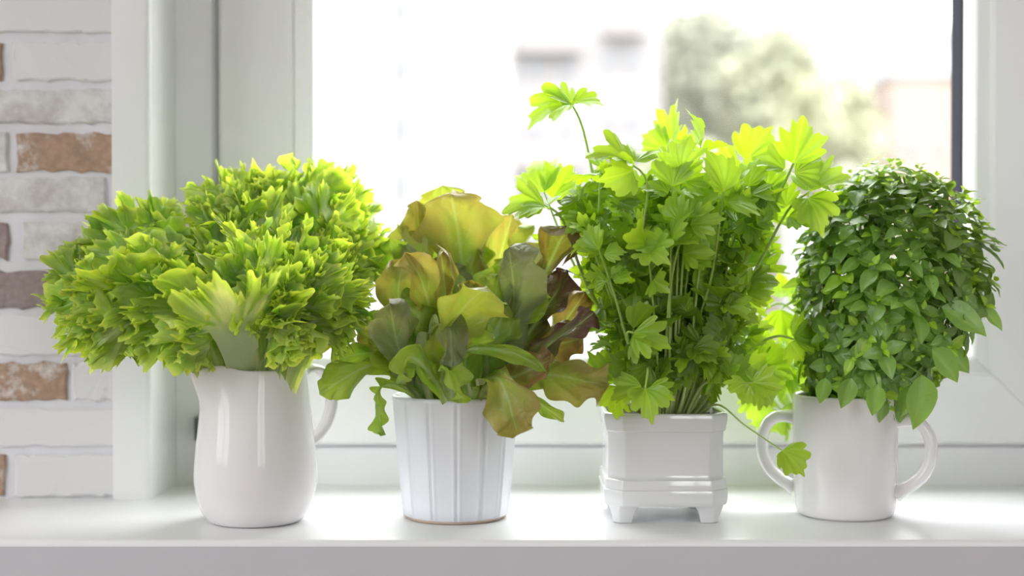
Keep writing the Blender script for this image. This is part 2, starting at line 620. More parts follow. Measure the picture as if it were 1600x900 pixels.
# window three (unseen, added behind the camera for front fill)
w3 = empty('fill_window_3', (W3[0], RY0, W3[2]))
struct(w3)
xm = (W3[0] + W3[1]) / 2
for a, b in (((W3[0], W3[2]), (W3[0] + 0.06, W3[3])), ((W3[1] - 0.06, W3[2]), (W3[1], W3[3])), ((W3[0] + 0.06, W3[2]), (W3[1] - 0.06, W3[2] + 0.06)),
             ((W3[0] + 0.06, W3[3] - 0.06), (W3[1] - 0.06, W3[3])), ((xm - 0.03, W3[2] + 0.06), (xm + 0.03, W3[3] - 0.06))):
    wpart('frame_bar', (a[0], RY0 - 0.08, a[1]), (b[0], RY0 - 0.02, b[1]), M['pvc'], w3)
wpart('pane', (W3[0] + 0.06, RY0 - 0.055, W3[2] + 0.06), (xm - 0.03, RY0 - 0.05, W3[3] - 0.06), M['glass'], w3)
wpart('pane', (xm + 0.03, RY0 - 0.055, W3[2] + 0.06), (W3[1] - 0.06, RY0 - 0.05, W3[3] - 0.06), M['glass'], w3)


# casings with a rounded nosing, left, right and head
def casing_poly(s, xr):
    """cross-section in the x y plane; s=-1 left side, +1 right side, xr = reveal face"""
    r = 0.006
    pts = [(xr + s * 0.0335, YW), (xr + s * 0.0335, 0.123)]
    for k in range(6):
        a = k / 5 * PI / 2
        pts.append((xr + s * r - s * r * math.sin(a), 0.123 + r - r * math.cos(a)))
    pts += [(xr, 0.2135), (xr + s * 0.0055, 0.2135), (xr + s * 0.0055, YW)]
    return pts


t1 = MB().prism(casing_poly(-1, X0), 0.0, ZT + 0.034).build('trim_1', M['trim'], smooth=0.6)
struct(t1)
t2 = MB().prism(casing_poly(1, X1), 0.0, ZT + 0.034).build('trim_2', M['trim'], smooth=0.6)
struct(t2)
t3 = MB().box((X0 + 0.0005, 0.123, ZT), (X1 - 0.0005, 0.2135, ZT + 0.0055)).box((X0 + 0.0005, 0.123, ZT), (X1 - 0.0005, YW, ZT + 0.034)).build('trim_3', M['trim'])
struct(t3)

# window sill: a thick board with a rounded front edge
r = 0.004
prof = [(0.2999, -0.040), (-0.060, -0.040)]
for k in range(6):
    a = k / 5 * PI / 2
    prof.append((-0.060 + r - r * math.cos(a), -r + r * math.sin(a)))
prof += [(0.2999, 0.0)]
# notched round the wall: front board runs the whole width, the tongue enters the opening
fb = MB()
pf = [(min(y, YW - 0.0005), z) for y, z in prof]
fb.loft([[(RX0 + 0.002, y, z) for y, z in pf], [(RX1 - 0.002, y, z) for y, z in pf]])
sl = fb.build('trim_4', M['sill'], smooth=0.7)
struct(sl)
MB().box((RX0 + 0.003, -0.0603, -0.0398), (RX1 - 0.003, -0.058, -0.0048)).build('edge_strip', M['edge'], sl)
tg = MB().box((X0 - 0.004, YW - 0.0005, -0.04), (X1 + 0.004, 0.2999, 0.0)).build('sill_tongue', M['sill'], sl)

# ------------------------------------------------------------------ outside
GZ = -9.0
g = struct(MB().box((-90, 0.6, GZ - 0.5), (90, 170, GZ)).build('ground', M['grass']))


hv = []
nx, ny = 60, 16
for j in range(ny):
    for i in range(nx):
        x = -10 + 75 * i / (nx - 1)
        t = j / (ny - 1)
        top = P(1200, 24 + 10 * math.sin(i * 0.5) + 0.8 * max(0, i - 30), 130).z - GZ
        hv.append((x, 104 + 26 * t, GZ + top * math.sin(t * PI / 2) + 0.5 * math.sin(i * 1.7 + j)))
struct(link('hillside', mesh_np('hillside', hv, grid_faces(nx, ny), M['hill'])))


def apartment(name, label, D, secs, wins, bals, top, depth, roofmat=None):
    """secs: (px0, px1, setback, material); wins: (px, py, w px, h px, setback); bals: (px0, px1, py)"""
    x_mid = (secs[0][0] + secs[-1][1]) / 2
    root = empty(name, (P(x_mid, 450, D).x, D - 1.11, GZ))
    tag(root, label, 'building')
    L = root.location

    def pb(nm, px0, px1, z0, z1, d0, d1, m, parent=root, rl=None):
        a = Vector((P(px0, 450, D).x, d0 - 1.11, z0)) - L
        b = Vector((P(px1, 450, D).x, d1 - 1.11, z1)) - L
        return MB().box(a, b).build(nm, m, parent)
    for a, b, s, m in secs:
        pb('wall', a, b, GZ, top, D + s, D + depth, M[m])
        pb('roof_slab', a - 4, b + 4, top, top + 0.4, D + s - 0.3, D + depth + 0.3, M['roof' if roofmat is None else roofmat])
    for px, py, ww, hh, s in wins:
        zc = P(px, py, D).z
        hz = hh / 2 * D / FPX
        f = pb('window', px - ww / 2, px + ww / 2, zc - hz, zc + hz, D + s - 0.08, D + s + 0.02, M['far_window'])
        k = 0.12 * ww
        pb('pane', px - ww / 2 + k, px - 0.06 * ww, zc - hz * 0.86, zc + hz * 0.86, D + s - 0.11, D + s - 0.05, M['far_pane'], f)
        pb('pane', px + 0.06 * ww, px + ww / 2 - k, zc - hz * 0.86, zc + hz * 0.86, D + s - 0.11, D + s - 0.05, M['far_pane'], f)
    for px0, px1, py, hh in bals:
        zc = P(px0, py, D).z
        h2 = hh / 2 * D / FPX
        pb('balcony', px0, px1, zc - h2, zc + h2, D - 0.7, D + 0.3, M['balcony'])
    return root


wins = []
for py in (8, 102, 195, 288, 382):
    wins += [(545, py + 3, 22, 28, 0.5), (625, py, 26, 36, 0.5), (715, py + 2, 28, 38, 0.0)]
    wins += [(835, py + 2, 30, 40, 0.3), (885, py + 2, 24, 40, 0.3), (952, py - 10, 26, 36, 0.3), (990, py - 10, 26, 36, 0.3)]
apartment('apartment_block', 'tall pale apartment block with small windows outside the left half of the window', 68.0,
          [(300, 640, 0.5, 'facade'), (640, 800, 0.0, 'facade_white'), (800, 1035, 0.3, 'facade_warm')], wins,
          [(806, 905, 76, 14), (940, 1005, 50, 12), (806, 905, 262, 10), (940, 1005, 238, 10)], 24.0, 12)
apartment('pale_house', 'white flat-fronted house beyond the trees, near the black gasket', 95.0,
          [(1275, 1600, 0.0, 'facade_white')], [(1350, 210, 20, 26, 0), (1420, 210, 20, 26, 0)], [], P(1300, 60, 95).z, 10)
apartment('orange_house', 'small orange house low behind the glass near the black gasket', 74.0,
          [(1392, 1530, 0.0, 'orange')], [(1425, 235, 14, 20, 0), (1465, 235, 14, 20, 0)], [], P(1300, 118, 74).z, 6)


def tree(px, py, D, rpx, hpx, m, label, seed):
    """round crown of many leaf sprays over a trunk"""
    rg = np.random.default_rng(seed)
    c = P(px, py, D)
    root = empty('garden_tree', (c.x, c.y, GZ))
    tag(root, label, 'tree', 'trees outside the window')
    R, H = rpx * D / FPX, hpx * D / FPX
    cz = c.z - GZ
    n = 4500
    d = rg.normal(size=(n, 3))
    d /= np.linalg.norm(d, axis=1)[:, None]
    lump = 1 + 0.22 * np.sin(5 * d[:, 0] + seed) * np.sin(4 * d[:, 2] + 2 * seed) + 0.1 * np.sin(9 * d[:, 1])
    rr = (rg.random(n) ** 0.35) * lump
    c3 = d * rr[:, None] * np.array([R, R, H]) + np.array([0, 0, cz])
    a = rg.normal(size=(n, 3))
    a /= np.linalg.norm(a, axis=1)[:, None]
    b = np.cross(a, rg.normal(size=(n, 3)))
    b /= np.linalg.norm(b, axis=1)[:, None]
    s = rg.uniform(0.2, 0.42, n)[:, None]
    V = np.stack([c3 - a * s, c3 - b * s * 0.6, c3 + a * s, c3 + b * s * 0.6], 1).reshape(-1, 3)
    F = np.arange(4 * n).reshape(-1, 4)
    o = link('crown', mesh_np('crown', V, F, m), root)
    o['kind'] = 'stuff'
    ring = lambda z, q: [(q * math.cos(t * PI / 4), q * math.sin(t * PI / 4), z) for t in range(8)]
    MB().loft([ring(0, 0.3), ring(cz * 0.5, 0.22), ring(cz, 0.1)]).build('trunk', M['bark'], root, smooth=1.0)


for k, a in enumerate([
        (1095, 130, 88, 90, 125, M['tree_c'], 'greyish green tree just right of the apartment block, behind the celery tops'),
        (1205, 165, 76, 95, 115, M['tree_a'], 'mid green tree in the middle of the view, left of the yellowish one'),
        (1290, 215, 68, 85, 95, M['tree_b'], 'yellowish green tree left of the orange house'),
        (1075, 330, 58, 70, 110, M['tree_a'], 'low green tree hidden mostly behind the celery leaves'),
        (1355, 345, 62, 55, 75, M['tree_c'], 'low grey green tree above the basil dome, below the white house')]):
    tree(*a, seed=k + 3)

# ------------------------------------------------------------------ pots


def lathe(prof, n, rfun=None, zfun=None):
    """prof: (r, z) list; returns MB around the z axis"""
    rings = []
    for r_, z in prof:
        ring = []
        for i in range(n):
            a = 2 * PI * i / n
            rr = rfun(r_, z, a) if rfun else r_
            zz = zfun(r_, z, a) if zfun else z
            ring.append((rr * math.cos(a), rr * math.sin(a), zz))
        rings.append(ring)
    return MB().loft(rings)


def smoothpts(pts, k=4):
    """Catmull-Rom through 2-D or 3-D points"""
    pts = [np.array(p, float) for p in pts]
    out = []
    for i in range(len(pts) - 1):
        p0, p1, p2, p3 = pts[max(i - 1, 0)], pts[i], pts[i + 1], pts[min(i + 2, len(pts) - 1)]
        for j in range(k):
            t = j / k
            out.append(0.5 * ((2 * p1) + (-p0 + p2) * t + (2 * p0 - 5 * p1 + 4 * p2 - p3) * t ** 2 + (-p0 + 3 * p1 - 3 * p2 + p3) * t ** 3))
    out.append(pts[-1])
    return out


def sweep(path, wfun, hfun, side, n=14):
    """tube of elliptical section: w along side, h across"""
    path = [Vector(p) for p in path]
    side = Vector(side).normalized()
    rings = []
    for i, p in enumerate(path):
        t = (path[min(i + 1, len(path) - 1)] - path[max(i - 1, 0)]).normalized()
        s = (side - t * side.dot(t)).normalized()
        nn = t.cross(s)
        u = i / (len(path) - 1)
        rings.append([tuple(p + s * wfun(u) * math.cos(2 * PI * k / n) + nn * hfun(u) * math.sin(2 * PI * k / n)) for k in range(n)])
    return MB().loft(rings)


# pitcher ------------------------------------------------------------------
DP = 1.131
pit = empty('pitcher', (P(400, 800, DP).x, DP - 1.11, 0))
tag(pit, 'glossy white ceramic pitcher with spout and strap handle, holding the frilly green lettuce', 'pitcher')
mm = 0.001
outer = smoothpts([(31, 0), (36, 1.2), (41, 6), (45, 14), (48, 28), (48.6, 38), (47.4, 56), (45.2, 76), (43.0, 96), (41.4, 112), (41.0, 121)], 4)
inner = smoothpts([(40.4, 122.2), (39.2, 122), (38.4, 119), (38.4, 110), (40, 95), (42.2, 75), (44.5, 50), (45, 30), (40, 10), (30, 5)], 3)
prof = [(a * mm, b * mm) for a, b in outer] + [(a * mm, b * mm) for a, b in inner] + [(0.004, 0.005)]
PHS = PI + math.radians(33)


def adiff(a, b):
    return (a - b + PI) % (2 * PI) - PI


def pit_r(r_, z, a):
    if r_ < 0.02:
        return r_
    d = abs(adiff(a, PHS))
    t = min(1, max(0, (z - 0.086) / 0.036))
    return r_ + 0.0125 * (t * t * (3 - 2 * t)) * (math.exp(-(d / 0.36) ** 2) - 0.06 * math.exp(-((d - 0.85) / 0.35) ** 2))


def pit_z(r_, z, a):
    d = abs(adiff(a, PHS))
    t = min(1, max(0, (z - 0.095) / 0.027))
    return z + t * (0.004 * math.exp(-((d - 0.5) / 0.28) ** 2) + 0.001 * math.exp(-(d / 0.3) ** 2))


lathe(prof, 120, pit_r, pit_z).build('body', M['glaze_cream'], pit, smooth=1.2)
ph = math.radians(34)
hp = smoothpts([(39, 116), (46, 120), (57, 118), (65, 108), (67.5, 94), (64, 78), (56, 66), (46, 58)], 5)
path = [(a * mm * math.cos(ph), a * mm * math.sin(ph), b * mm) for a, b in hp]
sweep(path, lambda u: 0.0112 - 0.003 * u, lambda u: 0.0036, (-math.sin(ph), math.cos(ph), 0), 16).build('handle', M['glaze_cream'], pit, smooth=1.2)

# fluted pot ---------------------------------------------------------------
DF = 1.151
flu = empty('fluted_pot', (P(712, 800, DF).x, DF - 1.11, 0))
tag(flu, 'cool white fluted flowerpot with vertical ribs, holding the red oak-leaf lettuce', 'flowerpot')
NF = 14
rt, rb, hF = 0.0512, 0.0425, 0.0995
prof = [(rb - 0.002, 0.0022), (rb, 0.0035)]
for k in range(1, 13):
    z = 0.0035 + (hF - 0.006 - 0.0035) * k / 12
    prof.append((rb + (rt - rb) * z / hF, z))
prof += [(rt, hF - 0.0035), (rt + 0.0001, hF - 0.001), (rt - 0.0008, hF), (rt - 0.0026, hF), (rt - 0.0034, hF - 0.001), (rt - 0.0038, hF - 0.02), (rb - 0.003, 0.008), (0.003, 0.008)]


def flu_r(r_, z, a):
    if r_ < 0.03 or z > hF - 0.0045 or (z == 0.008):
        return r_
    if r_ < rb + (rt - rb) * z / hF - 0.001:
        return r_
    q = ((a + 0.17) / (2 * PI) * NF) % 1.0
    d = min(q, 1 - q)
    return r_ - 0.0011 * math.exp(-(d / 0.045) ** 2) + 0.0007 * math.exp(-((d - 0.11) / 0.05) ** 2) - 0.0006 * (1 - math.cos(2 * PI * q)) * 0.5


lathe(prof, NF * 20, flu_r).build('body', M['glaze_blue'], flu, smooth=1.0)
lathe([(rb - 0.006, 0.0), (rb - 0.0035, 0.0), (rb - 0.0018, 0.0012), (rb - 0.0016, 0.0032), (rb - 0.006, 0.0032)], 64).build('foot_ring', M['foot'], flu, smooth=0.8)
sz = hF - 0.022


def soil_disc(root, r_, z, square=False):
    rg = np.random.default_rng(5)
    n, k = 40, 10
    V, F = [], []
    for j in range(k + 1):
        for i in range(n):
            a = 2 * PI * i / n
            q = r_ * j / k
            if square:
                q *= min(1 / max(abs(math.cos(a)), 1e-6), 1 / max(abs(math.sin(a)), 1e-6), 1.32)
            V.append((q * math.cos(a), q * math.sin(a), z + rg.normal(0, 0.0009) * (j > 0)))
    o = link('soil', mesh_np('soil', V, grid_faces(n, k + 1, True), M['soil']), root)
    return o


soil_disc(flu, 0.0455, sz)

# square footed planter ------------------------------------------------------
DQ = 1.111 + 0.049
pla = empty('square_planter', (P(1043, 800, 1.112).x, DQ - 1.11, 0))
tag(pla, 'glossy white square planter with cut corners on four little feet, holding the celery', 'planter')


def sq(hw, ch, z, rnd=0.0012):
    """square with cut corners, corners softened"""
    b = []
    base = [(hw, -hw + ch), (hw, hw - ch), (hw - ch, hw), (-hw + ch, hw), (-hw, hw - ch), (-hw, -hw + ch), (-hw + ch, -hw), (hw - ch, -hw)]
    n = len(base)
    for i, p in enumerate(base):
        p = Vector(p)
        a = (Vector(base[i - 1]) - p).normalized() * rnd
        c = (Vector(base[(i + 1) % n]) - p).normalized() * rnd
        for t in (0, 0.5, 1):
            q = p + a * (1 - t) ** 2 + c * t ** 2
            b.append((q.x, q.y, z))
    return b


pr = [(44.5, 12, 13.5), (47.6, 12.9, 14.0), (48.6, 13.3, 15.5), (49.2, 13.5, 18), (49.3, 13.6, 25), (49.0, 13.5, 26.5), (48.2, 13.3, 27.2), (48.2, 13.3, 33), (47.8, 13.2, 34.5), (46.6, 13, 35.6), (46.0, 12.9, 37), (45.9, 12.8, 39), (45.7, 12.7, 50), (45.7, 12.7, 62), (46, 12.8, 70), (46.4, 12.9, 72.3), (47.7, 13.2, 73.2), (48, 13.3, 75), (48, 13.3, 77), (48.6, 13.5, 78.6), (49, 13.6, 82), (49, 13.6, 85.4), (48.5, 13.5, 86.7), (47.6, 13.2, 87.2), (45.6, 12.6, 87.2), (44.8, 12.3, 86.5), (44.4, 12.1, 84), (43, 11.6, 70), (42, 11.4, 30), (20, 5, 20)]
MB().loft([sq(a * mm, c * mm, z * mm) for a, c, z in pr]).build('body', M['glaze_grey'], pla, smooth=0.55)
for sx in (-1, 1):
    for sy in (-1, 1):
        rings = []
        for z, s, o_ in ((0, 0.0066, 0.0343), (0.0008, 0.0074, 0.0344), (0.006, 0.0084, 0.0344), (0.0105, 0.0100, 0.0343), (0.0150, 0.0125, 0.0335)):
            ring = []
            for i, (ax, ay) in enumerate(((1, -1), (1, 0.35), (0.35, 1), (-1, 1), (-1, -1))):
                ring.append((sx * (o_ + ax * s), sy * (o_ + ay * s), z))
            rings.append(ring)
        MB().loft(rings).build('foot', M['glaze_grey'], pla, bevel=0.0009, smooth=0.6)
soil_disc(pla, 0.0425, 0.0800, True)

# two-handled mug ---------------------------------------------------------------
DM = 1.160
mug = empty('two_handled_mug', (P(1320, 800, DM).x, DM - 1.11, 0))
tag(mug, 'white two-handled ceramic mug at the right, holding the basil', 'mug')
outer = smoothpts([(36, 0.8), (38, 1.8), (39.4, 4.5), (40.4, 10), (41, 25), (41.8, 50), (42.2, 75), (42.4, 92), (42.3, 97)], 3)
inner = smoothpts([(41.8, 98.4), (40.6, 98.8), (39.5, 98), (39, 95), (38.6, 75), (38, 30), (36, 8), (30, 6)], 3)
prof = [(33 * mm, 0.0), (35 * mm, 0.0)] + [(a * mm, b * mm) for a, b in outer] + [(a * mm, b * mm) for a, b in inner] + [(0.003, 0.006)]
lathe(prof, 96).build('body', M['glaze_mug'], mug, smooth=1.0)
for ang, sc in ((math.radians(-20), 1.0), (math.radians(160), 1.0)):
    hp = smoothpts([(40, 78), (47, 79), (56, 78), (63.5, 72), (67.5, 61), (67, 47), (61.5, 35), (52, 26.5), (46, 23), (40, 19)], 5)
    path = [(a * mm * math.cos(ang), a * mm * math.sin(ang), b * mm) for a, b in hp]
    sweep(path, lambda u: 0.0072 + 0.0022 * (abs(2 * u - 1) ** 4), lambda u: 0.0050 + 0.0018 * (abs(2 * u - 1) ** 6), (-math.sin(ang), math.cos(ang), 0), 16).build('handle', M['glaze_mug'], mug, smooth=1.2)
soil_disc(mug, 0.0383, 0.088)

# ------------------------------------------------------------------ leaves


def bez(pts, n=40):
    """Catmull-like curve through points -> dense table, arclength"""
    q = np.array(smoothpts(pts, max(4, n // (len(pts) - 1))))
    s = np.concatenate([[0], np.cumsum(np.linalg.norm(np.diff(q, axis=0), axis=1))])
    return q, s


def curve_map(pts, N0, x, y01, n, twist=0.0):
    """carry leaf coordinates (x across, y01 along 0..1+, n off the blade) onto the midrib through pts"""
    q, s = bez(pts)
    L = s[-1]
    tan = np.gradient(q, s, axis=0)
    tan /= np.linalg.norm(tan, axis=1)[:, None]
    N0 = np.asarray(N0, float)
    # carried normal: start from N0 and transport along the curve
    Ns = np.zeros_like(q)
    v = N0 - tan[0] * (N0 @ tan[0])
    v /= np.linalg.norm(v)
    for i in range(len(q)):
        v = v - tan[i] * (v @ tan[i])
        v /= np.linalg.norm(v)
        Ns[i] = v
    if twist:
        th = twist * s / L
        Ss = np.cross(tan, Ns)
        Ns = Ns * np.cos(th)[:, None] + Ss * np.sin(th)[:, None]
    Ss = np.cross(tan, Ns)
    sy = np.asarray(y01) * L
    sc = np.clip(sy, 0, L)
    ip = lambda A: np.stack([np.interp(sc, s, A[:, k]) for k in range(3)], -1)
    C, T, S_, N_ = ip(q), ip(tan), ip(Ss), ip(Ns)
    C = C + T * (sy - sc)[..., None]
    return C + S_ * np.asarray(x)[..., None] + N_ * np.asarray(n)[..., None], L


def lerp(a, b, t):
    t = np.asarray(t)[..., None]
    return np.asarray(a) * (1 - t) + np.asarray(b) * t


def sm(a, b, x):
    t = np.clip((x - a) / (b - a), 0, 1)
    return t * t * (3 - 2 * t)


# ---- frilly green lettuce
C_RIB, C_GRN, C_EDGE, C_DEEP = (0.82, 0.88, 0.64), (0.36, 0.58, 0.035), (0.76, 0.88, 0.30), (0.16, 0.37, 0.012)


def frill_leaf(pts, N0, width, seed, parent, th_max=1.95, amp=1.0, rib=1.0, deep=0.0, cup=0.0, stem=1.0):
    rg = np.random.default_rng(seed)
    nu, nv = 361, 15
    u = np.linspace(-1, 1, nu)
    r = 1 - (1 - np.linspace(0.0, 1, nv)) ** 1.35
    U, R = np.meshgrid(u, r)
    L = np.sum(np.linalg.norm(np.diff(np.array(pts), axis=0), axis=1))
    # jagged margin: a few lobes, each cut into sharp teeth
    ph = rg.random(8) * 6.28
    k1 = rg.integers(5, 8)
    saw = lambda q: np.abs(((q / (2 * PI)) % 1.0) - 0.35) / 0.65
    lobes = 0.10 * np.sin(k1 * U * 3.0 + ph[0])
    spike = lambda q: (1 - saw(q)) ** 1.8
    teeth = 0.13 * (spike(U * 190 + 2.0 * np.sin(U * 6 + ph[1])) - 0.35) + 0.22 * (spike(U * 52 + ph[2] + 2 * np.sin(9 * U + ph[3])) - 0.35)
    env = 1 - 0.30 * np.abs(U) ** 2.2
    r0 = 0.34                                   # below r0 the pale stem, above it the fan
    y0 = max(0.30, 1 - 0.95 * width / L)
    m = sm(0.45, 1.0, R)
    rho = np.clip((R - r0) / (1 - r0), 0, 1)
    q0 = np.clip(R / r0, 0, 1)
    ws = (0.0055 + 0.0045 * q0) * stem
    TH = U * th_max
    Re = rho * (0.9 - 0.22 * np.abs(U) ** 2) * (1 + (lobes + teeth) * m ** 2)
    X = U * ws + width * Re * np.sin(TH)
    Y = y0 * q0 + width / L * Re * np.cos(TH)
    g = np.ones_like(R)
    # ruffles: long waves, then tight frills near the margin
    off = np.zeros_like(X)
    for A, k, pw in ((0.0085, 8, 1.2), (0.0062, 17, 1.7), (0.0026, 39, 2.2), (0.0014, 83, 2.5)):
        p = rg.random() * 6.28
        q = rg.random() * 6.28
        off += amp * A * m ** pw * np.sin(U * k + p + 2.2 * R + 0.9 * np.sin(U * 4 + q))
        X += 0.55 * amp * A * m ** pw * np.cos(U * k + p + 1.1) * np.cos(TH)
        Y += 0.55 * amp * A / L * m ** pw * np.cos(U * k * 1.3 + q)
    off += -0.012 * sm(0.55, 1.0, R) * (rg.random() * 1.2 - 0.1)            # margin rolls back
    off += amp * 0.0050 * sm(0.80, 1.0, R) * np.sin(U * 26 + ph[4]) * np.sin(U * 61 + ph[6])      # single teeth curl over
    off += 0.0012 * sm(0.3, 0.5, R) * np.sin(X * 520 + ph[7]) * np.sin(Y * L * 430 + ph[3])         # crumpled blade
    off += cup * (X ** 2) / max(width, 1e-4)
    off += 0.0016 * (1 - R) * (1 - np.abs(U) ** 0.8) * 2
    V, _ = curve_map(pts, N0, X, Y, off, twist=rg.normal(0, 0.3))
    veins = np.exp(-((np.abs(U) * 3.2 - np.round(np.abs(U) * 3.2)) / (0.16 + 0.1 * R)) ** 2) * (1 - sm(0.55, 1.0, R)) * 0.6 * sm(r0, r0 + 0.12, R)
    midw = np.exp(-(U * g * 2.1 * (0.6 + R)) ** 2 * 6) * (1 - sm(0.5, 0.95, R))
    if rib > 1.6:                                # thick white rib forking into three
        veins = np.maximum(veins, 1.1 * np.exp(-((np.abs(U) - 0.52) / (0.10 - 0.06 * rho)) ** 2) * (1 - sm(0.62, 0.97, R)))
        midw = np.maximum(midw, np.exp(-(U / (0.16 - 0.12 * rho)) ** 2) * (1 - sm(0.65, 0.98, R)))
    if rib > 1.6:
        midw = np.maximum(midw, 1 - sm(0.34, 0.58, R))
    ribm = np.clip(np.maximum(midw, veins * 0.8) * rib + (1 - sm(0.0, 0.32, R)) * 0.9 * rib, 0, 1)
    body = lerp(C_GRN, C_DEEP, np.full_like(R, deep))
    c = lerp(body, C_EDGE, (0.35 * sm(0.55, 0.9, R) + 0.65 * sm(0.88, 1.0, R)) * (1 - 0.35 * deep))
    c = c * (1 - ribm[..., None]) + np.array(C_RIB) * ribm[..., None]
    c = c * (1 + 0.08 * np.sin(U * 17 + ph[5]) * (1 - ribm))[..., None]
    base = np.asarray(pts[0])
    o = link('leaf', mesh_np('frilly_leaf', (V - base).reshape(-1, 3), grid_faces(nu, nv), M['frill'], True, c.reshape(-1, 3)), parent)
    o.location = Vector(base) - parent.location
    return o


fl = empty('frilly_lettuce', (pit.location.x, pit.location.y, 0.085))
tag(fl, 'bright green frilly lettuce with jagged curly leaves, leftmost plant, standing in the white pitcher', 'lettuce')
base_c = np.array([pit.location.x, pit.location.y, 0.0])


def frill_to(px, py, D, width, seed, bend=0.3, rise=0.35, facing=None, **kw):
    """a leaf from the pitcher's mouth to the photo point"""
    rg = np.random.default_rng(seed + 1000)
    tip = Pn(px, py, D)
    d = tip - (base_c + [0, 0, 0.12])
    dn = d / np.linalg.norm(d)
    # start inside the mouth on the side it leans to
    sx = np.clip(d[0] * 0.35, -0.022, 0.022)
    sy = np.clip(d[1] * 0.35, -0.020, 0.020)
    b = base_c + np.array([sx, sy, 0.092])
    b2 = base_c + np.array([sx * 1.25 + 0.1 * d[0], sy * 1.25 + 0.1 * d[1], 0.128])
    mid = b2 * 0.5 + tip * 0.5 + np.array([0, 0, rise * abs(d[0]) * 0.5 + 0.004]) + rg.normal(0, 0.003, 3)
    N0 = np.array(facing if facing is not None else (rg.normal(0, 0.45) - 0.3 * dn[0], -1.0, 0.45 + rg.normal(0, 0.3)))
    return frill_leaf([b, b2, mid, tip], N0, width, seed, fl, **kw)


sd = 100
# right and centre back layer, tall
LEFT = [(144, 365, 1.17), (194, 345, 1.16), (205, 375, 1.18), (109, 425, 1.15), (79, 470, 1.13), (72, 495, 1.10), (99, 535, 1.09), (124, 555, 1.07), (179, 375, 1.12),
        (134, 430, 1.09), (194, 420, 1.07), (210, 410, 1.10), (109, 480, 1.06), (164, 490, 1.05), (190, 545, 1.06), (149, 545, 1.05), (210, 470, 1.06), (220, 430, 1.13),
        (89, 440, 1.13), (134, 400, 1.14), (174, 455, 1.06), (124, 510, 1.05), (194, 510, 1.05), (84, 515, 1.08), (195, 355, 1.19), (174, 350, 1.15)]
CENTER = [(344, 268, 1.19), (371, 262, 1.2), (385, 262, 1.21), (420, 272, 1.19), (348, 300, 1.15), (370, 295, 1.16), (410, 298, 1.15), (350, 354, 1.12), (351, 379, 1.11),
          (390, 344, 1.11), (430, 344, 1.12), (440, 394, 1.08), (330, 399, 1.10), (410, 414, 1.06), (440, 454, 1.05), (300, 424, 1.10), (270, 464, 1.10), (460, 494, 1.06),
          (380, 379, 1.08), (420, 379, 1.07), (360, 329, 1.13), (400, 280, 1.17), (410, 439, 1.06), (425, 474, 1.05), (344, 342, 1.13), (342, 288, 1.17), (450, 424, 1.06)]
RIGHT = [(470, 260, 1.2), (510, 252, 1.2), (540, 272, 1.19), (568, 295, 1.19), (585, 354, 1.17), (480, 290, 1.16), (520, 295, 1.15), (555, 339, 1.15), (585, 399, 1.14),
         (500, 354, 1.12), (545, 384, 1.11), (570, 439, 1.11), (490, 414, 1.08), (530, 434, 1.08), (560, 474, 1.10), (500, 474, 1.07), (470, 344, 1.11),
         (450, 270, 1.18), (495, 275, 1.17), (530, 354, 1.12), (515, 394, 1.09), (475, 384, 1.09), (550, 414, 1.09), (520, 474, 1.07), (575, 379, 1.15), (490, 255, 1.19)]
for lst, wd in ((LEFT, 0.031), (CENTER, 0.030), (RIGHT, 0.030)):
    for (px, py, D) in lst:
        sd += 1
        rg = np.random.default_rng(sd)
        frill_to(px, py, D, wd * rg.uniform(0.8, 1.2), sd, rise=0.5 if lst is LEFT else 0.3, deep=np.clip(rg.normal(0.4, 0.35), 0, 1))
# front leaves that show their pale ribs
frill_to(342, 448, 1.02, 0.050, 301, facing=(0.1, -1, 0.1), rib=2.2, deep=0.4, th_max=1.5, stem=1.7, amp=0.8)
frill_to(240, 515, 1.055, 0.036, 302, facing=(0.3, -1, 0.3), rib=1.3, rise=0.6, stem=1.3)
frill_to(280, 560, 1.05, 0.030, 303, facing=(0.2, -1, 0.6), rib=0.7, rise=1.2)
frill_to(425, 560, 1.06, 0.026, 304, facing=(-0.2, -1, 0.4), rib=0.6, rise=2.6)
frill_to(545, 510, 1.08, 0.034, 305, facing=(-0.2, -1, 0.2), rib=1.2, rise=0.6, stem=1.4)
frill_to(495, 540, 1.09, 0.030, 306, facing=(-0.2, -1, 0.4), rib=1.2, rise=0.9, stem=1.3)
frill_to(250, 565, 1.06, 0.028, 307, facing=(0.2, -1, 0.5), rib=0.6, rise=1.1)
frill_to(315, 570, 1.06, 0.024, 308, facing=(0.2, -1, 0.5), rib=0.6, rise=1.6)
frill_to(450, 545, 1.07, 0.026, 309, facing=(-0.1, -1, 0.4), rib=0.5, rise=1.8)
frill_to(470, 525, 1.06, 0.028, 310, facing=(-0.2, -1, 0.3), rib=0.6, rise=1.0)
frill_to(400, 530, 1.055, 0.026, 311, facing=(0, -1, 0.3), rib=0.7, rise=1.5)

